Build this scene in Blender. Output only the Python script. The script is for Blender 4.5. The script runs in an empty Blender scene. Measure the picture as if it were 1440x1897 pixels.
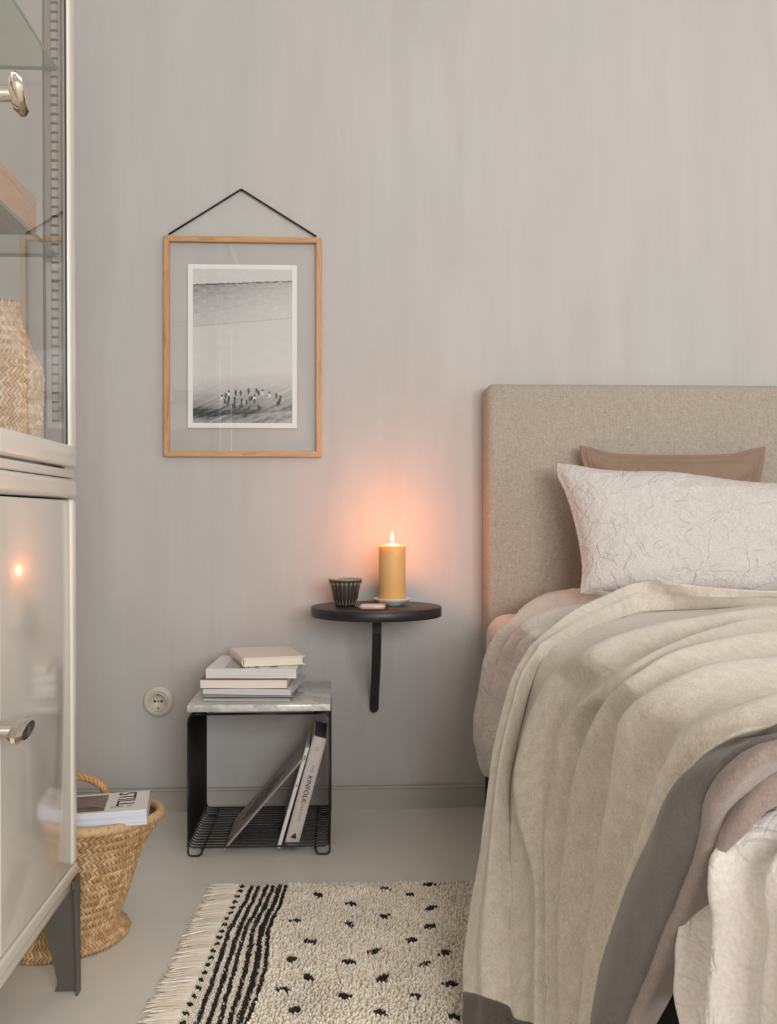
import bpy, bmesh, math, random
import numpy as np
from mathutils import Vector, Matrix, Euler, noise
random.seed(7)
SC = bpy.context.scene
COL = SC.collection

# ------------------------------------------------------------------ camera
PHI = math.atan(95 / 1900.0)
CAM = Vector((0.0, -2.915, 0.83))
cd = bpy.data.cameras.new('camera')
cam = bpy.data.objects.new('camera', cd); COL.objects.link(cam)
cam.location = CAM
cam.rotation_euler = (math.pi / 2, 0, -PHI)
cd.sensor_fit = 'VERTICAL'; cd.sensor_height = 36.0
cd.lens = 1900 / 1897 * 36.0
cd.shift_y = 6.5 / 1897
cd.clip_start = 0.05
SC.camera = cam

# ------------------------------------------------------------------ colour management, world, daylight
SC.view_settings.view_transform = 'Standard'
SC.view_settings.look = 'None'
SC.view_settings.gamma = 1.0
SC.view_settings.use_curve_mapping = False
SC.view_settings.exposure = -0.12
SC.cycles.use_denoising = True
SC.cycles.max_bounces = 10
SC.cycles.diffuse_bounces = 5
SC.cycles.glossy_bounces = 5
SC.cycles.transparent_max_bounces = 16
SC.cycles.caustics_reflective = False
SC.cycles.caustics_refractive = False
SC.cycles.sample_clamp_indirect = 4.0

w = bpy.data.worlds.new('world'); SC.world = w; w.use_nodes = True
w.node_tree.nodes['Background'].inputs[0].default_value = (0.75, 0.86, 1.0, 1)
w.node_tree.nodes['Background'].inputs[1].default_value = 1.0

def area(name, loc, rot, sx, sy, power, color):
    l = bpy.data.lights.new(name, 'AREA'); l.shape = 'RECTANGLE'; l.size = sx; l.size_y = sy
    l.energy = power; l.color = color
    o = bpy.data.objects.new(name, l); COL.objects.link(o); o.location = loc; o.rotation_euler = rot
    return o
RX = 3.4      # right wall
FY = -5.2     # wall behind the camera
area('daylight_right_window', (RX + 0.22, -3.45, 1.45), (0, math.radians(90), 0), 1.45, 1.9, 30, (0.99, 0.99, 0.98))
area('daylight_rear_window', (1.15, FY - 0.22, 1.45), (math.radians(90), 0, 0), 2.2, 1.45, 185, (0.99, 0.99, 0.98))

# ------------------------------------------------------------------ helpers
def lin(c):
    c = c.lstrip('#'); out = []
    for i in (0, 2, 4):
        v = int(c[i:i + 2], 16) / 255
        out.append(v / 12.92 if v <= 0.04045 else ((v + 0.055) / 1.055) ** 2.4)
    return (*out, 1.0)

MATS = {}
def mat(name, color='#808080', rough=0.6, metal=0.0, **kw):
    if name in MATS: return MATS[name]
    m = bpy.data.materials.new(name); m.use_nodes = True
    b = m.node_tree.nodes['Principled BSDF']
    b.inputs['Base Color'].default_value = lin(color)
    b.inputs['Roughness'].default_value = rough
    b.inputs['Metallic'].default_value = metal
    for k, v in kw.items():
        b.inputs[k.replace('_', ' ')].default_value = v
    MATS[name] = m
    return m
class N:
    """small node-tree writer"""
    def __init__(s, m):
        s.t = m.node_tree; s.b = s.t.nodes.get('Principled BSDF')
    def new(s, kind, **kw):
        n = s.t.nodes.new(kind)
        for k, v in kw.items():
            if hasattr(n, k): setattr(n, k, v)
        return n
    def link(s, a, b): s.t.links.new(a, b)
    def coord(s, scale=(1, 1, 1), kind='Object', rot=(0, 0, 0)):
        c = s.new('ShaderNodeTexCoord'); mp = s.new('ShaderNodeMapping')
        mp.inputs['Scale'].default_value = scale; mp.inputs['Rotation'].default_value = rot
        s.link(c.outputs[kind], mp.inputs['Vector']); return mp.outputs[0]
    def noise(s, vec, scale=5, detail=4, rough=0.55, dist=0.0):
        n = s.new('ShaderNodeTexNoise'); s.link(vec, n.inputs['Vector'])
        n.inputs['Scale'].default_value = scale; n.inputs['Detail'].default_value = detail
        n.inputs['Roughness'].default_value = rough; n.inputs['Distortion'].default_value = dist
        return n.outputs['Fac']
    def ramp(s, fac, stops):
        r = s.new('ShaderNodeValToRGB'); s.link(fac, r.inputs[0]); e = r.color_ramp.elements
        while len(e) < len(stops): e.new(0.5)
        for k, (p, c) in enumerate(stops):
            e[k].position = p; e[k].color = lin(c) if isinstance(c, str) else c
        return r.outputs[0]
    def mix(s, fac, a, b, mode='MIX'):
        n = s.new('ShaderNodeMix'); n.data_type = 'RGBA'; n.blend_type = mode
        for sock, val in ((n.inputs[0], fac), (n.inputs[6], a), (n.inputs[7], b)):
            if isinstance(val, (int, float)): sock.default_value = val
            elif isinstance(val, tuple): sock.default_value = val
            elif isinstance(val, str): sock.default_value = lin(val)
            else: s.link(val, sock)
        return n.outputs[2]
    def math(s, op, a, b=None):
        n = s.new('ShaderNodeMath'); n.operation = op
        for i, v in enumerate((a, b)):
            if v is None: continue
            if isinstance(v, (int, float)): n.inputs[i].default_value = v
            else: s.link(v, n.inputs[i])
        return n.outputs[0]
    def bump(s, h, strength=0.3, dist=0.001):
        n = s.new('ShaderNodeBump'); n.inputs['Strength'].default_value = strength
        n.inputs['Distance'].default_value = dist; s.link(h, n.inputs['Height'])
        s.link(n.outputs[0], s.b.inputs['Normal']); return n
    def base(s, c): s.link(c, s.b.inputs['Base Color'])

def mesh(name, verts, faces, m=None, parent=None, smooth=False, cols=None):
    me = bpy.data.meshes.new(name)
    me.from_pydata([tuple(v) for v in verts], [], [tuple(f) for f in faces])
    if smooth:
        me.polygons.foreach_set('use_smooth', [True] * len(me.polygons))
    if cols is not None:
        a = me.color_attributes.new('tint', 'FLOAT_COLOR', 'POINT')
        arr = np.ones((len(verts), 4)); arr[:, :3] = np.asarray(cols)[:, :3]
        a.data.foreach_set('color', arr.ravel())
    me.update()
    o = bpy.data.objects.new(name, me); COL.objects.link(o)
    if m: me.materials.append(m)
    if parent: o.parent = parent
    return o
def from_bm(name, bm, m=None, parent=None, smooth=False):
    me = bpy.data.meshes.new(name); bm.to_mesh(me); bm.free()
    if smooth: me.polygons.foreach_set('use_smooth', [True] * len(me.polygons))
    o = bpy.data.objects.new(name, me); COL.objects.link(o)
    if m: me.materials.append(m)
    if parent: o.parent = parent
    return o
def thing(name, label, cat, loc=(0, 0, 0), group=None, rot=(0, 0, 0)):
    o = bpy.data.objects.new(name, None); COL.objects.link(o); o.empty_display_size = 0.05
    o.location = loc; o.rotation_euler = rot; o['label'] = label; o['category'] = cat
    if group: o['group'] = group
    return o
def tag(o, label, cat, group=None):
    o['label'] = label; o['category'] = cat
    if group: o['group'] = group
    return o
def struct(o): o['kind'] = 'structure'; return o
def add_box(bm, c, s, bev=0.0, seg=2, M=None):
    g = bmesh.ops.create_cube(bm, size=1.0)
    vs = g['verts']
    for v in vs: v.co = Vector((v.co.x * s[0] + c[0], v.co.y * s[1] + c[1], v.co.z * s[2] + c[2]))
    if bev > 0:
        es = list({e for v in vs for e in v.link_edges})
        r = bmesh.ops.bevel(bm, geom=es, offset=bev, segments=seg, profile=0.5, affect='EDGES')
        vs = list({v for f in r['faces'] for v in f.verts} | {v for v in vs if v.is_valid})
    if M is not None:
        for v in vs: v.co = M @ v.co
    return vs
def box(name, lo, hi, m, parent=None, bev=0.0, seg=2, smooth=None):
    bm = bmesh.new()
    add_box(bm, [(a + b) / 2 for a, b in zip(lo, hi)], [b - a for a, b in zip(lo, hi)], bev, seg)
    return from_bm(name, bm, m, parent, smooth=(bev > 0 if smooth is None else smooth))
def tube_data(path, r, n=8, closed=False, caps=True):
    P = [Vector(p) for p in path]; L = len(P); V = []; F = []
    rr = r if hasattr(r, '__len__') else [r] * L
    t0 = (P[1] - P[0]).normalized()
    up = Vector((0, 0, 1)) if abs(t0.z) < 0.9 else Vector((1, 0, 0))
    nrm = (up - t0 * up.dot(t0)).normalized()
    for i in range(L):
        a = P[(i - 1) % L] if (closed or i > 0) else P[i]
        b = P[(i + 1) % L] if (closed or i < L - 1) else P[i]
        t = (b - a).normalized()
        nrm = (nrm - t * nrm.dot(t)).normalized(); bn = t.cross(nrm)
        for k in range(n):
            th = 2 * math.pi * k / n
            V.append(P[i] + (nrm * math.cos(th) + bn * math.sin(th)) * rr[i])
    for i in range(L if closed else L - 1):
        j = (i + 1) % L
        for k in range(n):
            F.append((i * n + k, i * n + (k + 1) % n, j * n + (k + 1) % n, j * n + k))
    if caps and not closed:
        F.append(tuple(range(n))[::-1]); F.append(tuple((L - 1) * n + k for k in range(n)))
    return V, F
def tube(name, path, r, m, parent=None, n=8, closed=False):
    V, F = tube_data(path, r, n, closed)
    return mesh(name, V, F, m, parent, smooth=True)
def join(parts):
    V = []; F = []
    for v, f in parts:
        o = len(V); V += list(v); F += [tuple(i + o for i in q) for q in f]
    return V, F
def lathe(name, prof, m, parent=None, n=48, fx=None):
    """prof: (r, z) pairs from bottom centre outwards and back"""
    V = []; F = []
    for r, z in prof:
        for k in range(n):
            th = 2 * math.pi * k / n
            rr = fx(r, z, th) if fx else r
            V.append((rr * math.cos(th), rr * math.sin(th), z))
    for i in range(len(prof) - 1):
        for k in range(n):
            F.append((i * n + k, i * n + (k + 1) % n, (i + 1) * n + (k + 1) % n, (i + 1) * n + k))
    F.append(tuple(range(n))[::-1]); F.append(tuple((len(prof) - 1) * n + k for k in range(n)))
    return mesh(name, V, F, m, parent, smooth=True)
def auto(o, deg=35):
    try:
        o.data.set_sharp_from_angle(angle=math.radians(deg))
    except Exception: pass
    return o

# points read off the photograph, as metres in the room
cP, sP = math.cos(PHI), math.sin(PHI)
def S(px, py, d):
    u = (px - 720) / 1900; v = (955 - py) / 1900
    return Vector((d * (u * cP + sP), CAM.y + d * (-u * sP + cP), CAM.z + d * v))
def Zp(px, py, z):
    return S(px, py, 1900 * (CAM.z - z) / (py - 955))
def Yp(px, py, y):
    u = (px - 720) / 1900
    return S(px, py, (y - CAM.y) / (-u * sP + cP))

def cr(p0, p1, p2, p3, t):
    return 0.5 * ((2 * p1) + (-p0 + p2) * t + (2 * p0 - 5 * p1 + 4 * p2 - p3) * t * t + (-p0 + 3 * p1 - 3 * p2 + p3) * t ** 3)
def resample(pts, n, dense=24):
    P = [np.array(p, float) for p in pts]
    if len(P) == 2: return [P[0] + (P[1] - P[0]) * k / (n - 1) for k in range(n)]
    Q = [2 * P[0] - P[1]] + P + [2 * P[-1] - P[-2]]
    D = []
    tt = [0.0]
    for i in range(len(Q) - 1): tt.append(tt[-1] + max(np.linalg.norm(Q[i + 1] - Q[i]), 1e-5) ** 0.5)   # centripetal: no overshoot at uneven spacing
    for i in range(len(P) - 1):
        t0, t1, t2, t3 = tt[i:i + 4]; q0, q1, q2, q3 = Q[i:i + 4]
        for k in range(dense):
            t = t1 + (t2 - t1) * k / dense
            a1 = (t1 - t) / (t1 - t0) * q0 + (t - t0) / (t1 - t0) * q1; a2 = (t2 - t) / (t2 - t1) * q1 + (t - t1) / (t2 - t1) * q2; a3 = (t3 - t) / (t3 - t2) * q2 + (t - t2) / (t3 - t2) * q3
            b1 = (t2 - t) / (t2 - t0) * a1 + (t - t0) / (t2 - t0) * a2; b2 = (t3 - t) / (t3 - t1) * a2 + (t - t1) / (t3 - t1) * a3
            D.append((t2 - t) / (t2 - t1) * b1 + (t - t1) / (t2 - t1) * b2)
    D.append(P[-1]); D = np.array(D)
    s = np.r_[0, np.cumsum(np.linalg.norm(np.diff(D, axis=0), axis=1))]
    t = np.linspace(0, s[-1], n)
    return [np.array([np.interp(x, s, D[:, k]) for k in range(3)]) for x in t]
def loft(curves, per=8):
    """curves: equal-length point lists; smooth surface through them. returns array (rows, cols, 3)"""
    C = np.array(curves)
    Q = np.concatenate([[2 * C[0] - C[1]], C, [2 * C[-1] - C[-2]]])
    rows = []
    for i in range(len(C) - 1):
        for k in range(per): rows.append(cr(Q[i], Q[i + 1], Q[i + 2], Q[i + 3], k / per))
    rows.append(C[-1]); return np.array(rows)
def gnormals(G):
    du = np.gradient(G, axis=0); dv = np.gradient(G, axis=1)
    n = np.cross(du, dv); l = np.linalg.norm(n, axis=2, keepdims=True); return n / np.maximum(l, 1e-9)
def sheet(name, G, thick, m, parent, flip=False, round_edge=True):
    """closed cloth: outer grid G, inner grid offset by thick"""
    n = gnormals(G)
    if flip == 'side' and n[:, -max(4, G.shape[1] // 4):, 0].mean() > 0: n = -n   # outward is -x on the hanging side
    flip = False; R, Cn = G.shape[:2]
    out = G; mid = G - n * thick * 0.5; inn = G - n * thick
    V = list(out.reshape(-1, 3)) + list(inn.reshape(-1, 3)); o = R * Cn; F = []
    for i in range(R - 1):
        for j in range(Cn - 1):
            a, b, c, d = i * Cn + j, i * Cn + j + 1, (i + 1) * Cn + j + 1, (i + 1) * Cn + j
            F.append((a, b, c, d) if flip else (d, c, b, a)); F.append((o + d, o + c, o + b, o + a) if flip else (o + a, o + b, o + c, o + d))
    rim = [(0, j) for j in range(Cn)] + [(i, Cn - 1) for i in range(1, R)] + [(R - 1, j) for j in range(Cn - 2, -1, -1)] + [(i, 0) for i in range(R - 2, 0, -1)]
    # bulged middle ring so that the edge is rounded
    base = len(V); L = len(rim)
    for k, (i, j) in enumerate(rim):
        i2 = min(max(i, 1), R - 2); j2 = min(max(j, 1), Cn - 2)
        d = G[i, j] - G[i2, j2]; l = np.linalg.norm(d); d = d / l if l > 1e-6 else d
        V.append(mid[i, j] + d * thick * (0.45 if round_edge else 0))
    for k in range(L):
        a = rim[k][0] * Cn + rim[k][1]; q = (k + 1) % L; b = rim[q][0] * Cn + rim[q][1]
        A, B = base + k, base + q
        F.append((a, b, B, A)); F.append((A, B, o + b, o + a))
    me = mesh(name, V, F, m, parent, smooth=True)
    bm = bmesh.new(); bm.from_mesh(me.data); bmesh.ops.recalc_face_normals(bm, faces=bm.faces); bm.to_mesh(me.data); bm.free()
    return me

# ------------------------------------------------------------------ materials
def m_wall():
    m = mat('limewash', '#b0aca7', 0.9); n = N(m)
    v = n.coord((1, 1, 0.16)); a = n.noise(v, 9, 6, 0.62, 0.4)
    v2 = n.coord((1, 1, 0.45)); b = n.noise(v2, 1.7, 4, 0.5, 0.6)
    v3 = n.coord((1, 1, 0.07)); c = n.noise(v3, 38, 4, 0.6)
    ca = n.ramp(a, [(0.3, '#b5afac'), (0.5, '#bdbab7'), (0.72, '#c4c3c1')])
    cb = n.ramp(b, [(0.34, '#c4bbb8'), (0.66, '#b4b6b4')])
    col = n.mix(0.5, ca, cb)
    cc = n.ramp(c, [(0.3, (0.93, 0.93, 0.93, 1)), (0.7, (1.05, 1.05, 1.05, 1))])
    n.base(n.mix(0.25, col, cc, 'MULTIPLY'))
    n.bump(a, 0.12, 0.002)
    return m
M_WALL = m_wall()
M_CEIL = mat('ceiling_paint', '#e4e0da', 0.9)
def m_floor():
    m = mat('painted_floor', '#b5b0a5', 0.32); n = N(m)
    a = n.noise(n.coord(), 3, 5, 0.6)
    n.base(n.ramp(a, [(0.3, '#ddd9d0'), (0.7, '#e4e1d9')]))
    r = n.ramp(a, [(0.2, (0.28,) * 3 + (1,)), (0.8, (0.42,) * 3 + (1,))]); n.link(r, n.b.inputs['Roughness'])
    n.bump(n.noise(n.coord(), 14, 3, 0.5), 0.10, 0.004)
    return m
M_FLOOR = m_floor()
M_BASE = mat('baseboard_paint', '#b0aba4', 0.45)
def m_wood(name, c0, c1, rough=0.5, axis='x', sc=1.0):
    m = mat(name, c0, rough); n = N(m)
    s = {'x': (3, 40, 40), 'y': (40, 3, 40), 'z': (40, 40, 3)}[axis]
    v = n.coord(tuple(k * sc for k in s)); a = n.noise(v, 1.6, 6, 0.6, 1.6)
    wv = n.ramp(a, [(0.25, c0), (0.5, c1), (0.62, c0), (0.8, c1)])
    n.base(wv); n.bump(a, 0.15, 0.0006); return m
M_OAKX = m_wood('oak_frame_x', '#a97a4c', '#c99a68', 0.45, 'x')
M_OAKZ = m_wood('oak_frame_z', '#a97a4c', '#c99a68', 0.45, 'z')
M_BOXW = m_wood('pale_wood_box', '#c0906c', '#d9ae8c', 0.5, 'y', 0.8)
M_CAB = mat('cabinet_enamel', '#dcd5cb', 0.3, Coat_Weight=0.6, Coat_Roughness=0.12)
M_CABDOOR = mat('cabinet_door_gloss', '#d0c9bf', 0.25, Coat_Weight=1.0, Coat_Roughness=0.10, Coat_IOR=1.55)
M_CABIN = mat('cabinet_inside', '#8d857c', 0.5)
M_LEG = mat('grey_steel_leg', '#5b5651', 0.4, 0.2)
M_CHROME = mat('polished_nickel', '#d8cfc2', 0.09, 1.0)
M_BLACK = mat('black_wire', '#1d1b19', 0.32, 0.3)
M_SHELF = mat('black_stain', '#222021', 0.42)
N(M_SHELF)
_n = N(M_SHELF); _a = _n.noise(_n.coord((1, 9, 9)), 14, 4, 0.6); _n.base(_n.ramp(_a, [(0.3, '#1d1b1c'), (0.7, '#2a2728')]))
M_CORD = mat('black_cord', '#16171a', 0.7)
M_PAPER = mat('white_paper', '#ecebe8', 0.75)
M_CREAM = mat('cream_cloth_cover', '#efe6d6', 0.7)
_n = N(M_CREAM); _n.bump(_n.noise(_n.coord(), 700, 2), 0.2, 0.0004)
M_PINKSPINE = mat('pale_mauve_cover', '#cfc4c0', 0.55)
M_DARKCOV = mat('dark_cover', '#2c2c2f', 0.35)
M_BROWNCOV = mat('rust_cover', '#7b4632', 0.5)
M_BURG = mat('burgundy_cover', '#641a2c', 0.4)
M_GREEN = mat('dark_green_cover', '#26302b', 0.4)
M_YELLOW = mat('yellow_spine', '#d9a233', 0.5)
M_WHITECOV = mat('white_cover', '#e9e7e4', 0.35)
M_BLUEGREY = mat('blue_grey_spine', '#b7bfcd', 0.4)
M_SAGE = mat('sage_cover', '#8a8f84', 0.4)
M_INK = mat('black_ink', '#161514', 0.6)
M_GREYINK = mat('grey_ink', '#8d8784', 0.6)
def m_pages(name, c0, c1, axis=2):
    m = mat(name, c0, 0.8); n = N(m)
    sc = [3, 3, 3]; sc[axis] = 900; v = n.coord(tuple(sc)); a = n.noise(v, 1, 3, 0.7)
    n.base(n.ramp(a, [(0.3, c0), (0.65, c1)])); n.bump(a, 0.5, 0.0005); return m
M_PAGES = m_pages('page_edges', '#cfccca', '#f1efee')
M_PAGESC = m_pages('page_edges_cream', '#ddd5c6', '#f0e9dc')
M_PAGESB = m_pages('page_edges_cool', '#b9bccb', '#e3e2e8')
M_PAGES_SHADED = m_pages('page_edges_shaded', '#4a4a4d', '#66666a')  # shade on the garden book's page tops, put into the paper colour
def m_tint(name, rough=0.6, **kw):
    m = mat(name, '#ffffff', rough, **kw); n = N(m)
    a = n.new('ShaderNodeVertexColor'); a.layer_name = 'tint'; n.base(a.outputs['Color']); return m
M_TINT = m_tint('printed_ink', 0.5)
M_WEAVE = m_tint('palm_leaf', 0.62)
_n = N(M_WEAVE); _n.bump(_n.noise(_n.coord(), 420, 3), 0.35, 0.0007)
def m_marble():
    m = mat('grey_marble', '#d8d5d0', 0.12, Coat_Weight=0.3); n = N(m)
    v = n.coord((1, 1, 1), rot=(0, 0, 0.5)); a = n.noise(v, 7, 8, 0.65, 2.2); b = n.noise(v, 3.2, 5, 0.6, 1.0)
    vein = n.math('ABSOLUTE', n.math('SUBTRACT', a, 0.5))
    c1 = n.ramp(vein, [(0.0, '#8c8d91'), (0.03, '#bdbcba'), (0.10, '#e6e4e1')])
    c2 = n.ramp(b, [(0.35, '#bfbebc'), (0.65, '#eceae7')])
    n.base(n.mix(0.5, c1, c2)); return m
M_MARBLE = m_marble()
def m_clear(name, tint, fres=1.0, rough=0.0, ior=1.5):
    """thin clear pane: what is behind shows through, Fresnel reflection on top"""
    m = bpy.data.materials.new(name); m.use_nodes = True; t = m.node_tree; t.nodes.clear()
    o = t.nodes.new('ShaderNodeOutputMaterial'); mx = t.nodes.new('ShaderNodeMixShader')
    tr = t.nodes.new('ShaderNodeBsdfTransparent'); tr.inputs[0].default_value = lin(tint)
    gl = t.nodes.new('ShaderNodeBsdfGlossy'); gl.inputs['Roughness'].default_value = rough
    fr = t.nodes.new('ShaderNodeFresnel'); fr.inputs[0].default_value = ior
    k = t.nodes.new('ShaderNodeMath'); k.operation = 'MULTIPLY'; k.inputs[1].default_value = fres; k.use_clamp = True
    ge = t.nodes.new('ShaderNodeNewGeometry'); bf = t.nodes.new('ShaderNodeMath'); bf.operation = 'SUBTRACT'; bf.inputs[0].default_value = 1.0
    k2 = t.nodes.new('ShaderNodeMath'); k2.operation = 'MULTIPLY'
    t.links.new(ge.outputs['Backfacing'], bf.inputs[1]); t.links.new(fr.outputs[0], k.inputs[0])   # the exit face of the pane adds no second mirror
    t.links.new(k.outputs[0], k2.inputs[0]); t.links.new(bf.outputs[0], k2.inputs[1]); t.links.new(k2.outputs[0], mx.inputs[0])
    t.links.new(tr.outputs[0], mx.inputs[1]); t.links.new(gl.outputs[0], mx.inputs[2]); t.links.new(mx.outputs[0], o.inputs[0])
    return m
M_GLASS = m_clear('clear_glass', '#ffffff', 1.4)
M_CABGLASS = m_clear('cabinet_glass', '#fdfdfc', 1.35)
M_SHELFGLASS = m_clear('rolled_glass_shelf', '#eef3ee', 0.9, 0.1)
M_GLASSEDGE = mat('glass_edge_green', '#6f8279', 0.2)
def m_linen(name, c0, c1, sc=1.0, rough=0.9, bump=0.4):
    m = mat(name, c0, rough, Sheen_Weight=0.15); n = N(m)
    a = n.noise(n.coord((120 * sc, 120 * sc, 1000 * sc)), 1, 3, 0.6); b = n.noise(n.coord((1000 * sc, 120 * sc, 90 * sc)), 1, 3, 0.6)
    f = n.math('MULTIPLY', n.math('ADD', a, b), 0.5); n.base(n.ramp(f, [(0.38, c0), (0.62, c1)])); n.bump(f, bump, 0.0008); return m
M_HEAD = m_linen('headboard_linen', '#93877b', '#b8ada0')
M_SHEET = m_linen('pale_pink_cotton', '#e0d0ca', '#e9dcd7', 2, bump=0.15)
def m_crumple(name, c0, c1, s=1.0, k=1.0):
    m = mat(name, c0, 0.85, Sheen_Weight=0.2); n = N(m)
    v = n.coord(); a = n.noise(v, 16 * s, 3, 0.5, 1.4); r1 = n.math('ABSOLUTE', n.math('SUBTRACT', a, 0.5))
    b = n.noise(v, 40 * s, 3, 0.5, 0.8); r2 = n.math('ABSOLUTE', n.math('SUBTRACT', b, 0.5)); f = n.noise(v, 900, 2)
    h = n.math('ADD', n.math('ADD', n.math('MINIMUM', r1, 0.09), n.math('MULTIPLY', n.math('MINIMUM', r2, 0.10), 0.35)), n.math('MULTIPLY', f, 0.02))
    n.base(n.ramp(n.noise(v, 260, 3), [(0.35, c0), (0.65, c1)])); n.bump(h, k, 0.02); return m
M_LINEN = m_crumple('washed_linen', '#cac2bd', '#d8d1cc')
M_DUVET = m_crumple('washed_linen_duvet', '#d0c6bf', '#dcd3cd', 0.8, 0.8)
M_VELVET = mat('taupe_velvet', '#8d7563', 0.75, Sheen_Weight=0.8, Sheen_Roughness=0.35)
M_VELVET.node_tree.nodes['Principled BSDF'].inputs['Sheen Tint'].default_value = lin('#d8bda3')
def m_wool(name, c0, c1, sc=1.0):
    m = mat(name, c0, 0.95, Sheen_Weight=0.35, Sheen_Roughness=0.5); n = N(m)
    v = n.coord((1, 1, 0.6)); a = n.noise(v, 420 * sc, 5, 0.7); b = n.noise(v, 60 * sc, 4, 0.65); f = n.math('ADD', n.math('MULTIPLY', a, 0.65), n.math('MULTIPLY', b, 0.35))
    n.base(n.ramp(f, [(0.36, c0), (0.62, c1)])); n.bump(f, 0.55, 0.0022); return m
M_WOOL = m_wool('felted_wool', '#b9ae9e', '#dcd3c6')
M_TRIM = m_wool('grey_brown_wool', '#493e37', '#61554d')
M_TAUPE = m_wool('taupe_wool', '#75645b', '#918077')
M_RUG = m_tint('rug_wool', 0.95)

# ------------------------------------------------------------------ room
H = 3.1; LX = -1.05
struct(box('floor', (LX - 0.1, FY - 0.1, -0.1), (RX + 0.1, 0.1, 0.0), M_FLOOR))
struct(box('ceiling', (LX - 0.1, FY - 0.1, H), (RX + 0.1, 0.1, H + 0.1), M_CEIL))
struct(box('wall_back', (LX - 0.1, 0.0, 0), (RX + 0.1, 0.1, H), M_WALL))
struct(box('wall_left', (LX - 0.1, FY, 0), (LX, 0, H), M_CEIL))
def wall_hole(name, axis, pos, thick, a0, a1, h0, h1, z0, z1, m):
    """wall across a0..a1 with an opening h0..h1 x z0..z1"""
    bm = bmesh.new()
    for (p, q, r, s) in ((a0, h0, 0, H), (h1, a1, 0, H), (h0, h1, 0, z0), (h0, h1, z1, H)):
        if q - p < 1e-4 or s - r < 1e-4: continue
        if axis == 'x': c = (pos + thick / 2, (p + q) / 2, (r + s) / 2); d = (abs(thick), q - p, s - r)
        else: c = ((p + q) / 2, pos + thick / 2, (r + s) / 2); d = (q - p, abs(thick), s - r)
        add_box(bm, c, d)
    return struct(from_bm(name, bm, m))
wall_hole('wall_right', 'x', RX, 0.1, FY, 0, -4.45, -2.45, 0.70, 2.20, M_WALL)
wall_hole('wall_front', 'y', FY, -0.1, LX, RX, 0.02, 2.28, 0.70, 2.20, M_CEIL)
def window(name, axis, pos, p, q, r, s):
    bm = bmesh.new(); w2 = 0.06
    def seg(a, b, c, d):
        if axis == 'x': add_box(bm, (pos, (a + b) / 2, (c + d) / 2), (0.06, b - a, d - c), 0.006)
        else: add_box(bm, ((a + b) / 2, pos, (c + d) / 2), (b - a, 0.06, d - c), 0.006)
    seg(p, q, r, r + w2); seg(p, q, s - w2, s); seg(p, p + w2, r + w2, s - w2); seg(q - w2, q, r + w2, s - w2)
    mx = (p + q) / 2; seg(mx - 0.045, mx + 0.045, r + w2, s - w2)
    t = s - (s - r) * 0.28; seg(p + w2, mx - 0.045, t - 0.03, t + 0.03); seg(mx + 0.045, q - w2, t - 0.03, t + 0.03)
    fr = from_bm(name, bm, mat('window_paint', '#e8e6e2', 0.4)); struct(fr)
    for k, (a, b) in enumerate(((p + w2, mx - 0.045), (mx + 0.045, q - w2))):
        for (c, d) in ((r + w2, t - 0.03), (t + 0.03, s - w2)):
            if axis == 'x': box('pane', (pos - 0.003, a, c), (pos + 0.003, b, d), M_GLASS, fr)
            else: box('pane', (a, pos - 0.003, c), (b, pos + 0.003, d), M_GLASS, fr)
window('window_1', 'x', RX + 0.05, -4.45, -2.45, 0.70, 2.20)
window('window_2', 'y', FY - 0.05, 0.02, 2.28, 0.70, 2.20)
bb = box('baseboard_back', (LX, -0.014, 0), (RX, 0, 0.056), M_BASE); struct(bb)
box('baseboard_cap', (LX, -0.017, 0.056), (RX, 0, 0.064), M_BASE, bb, 0.003, 2)

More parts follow.
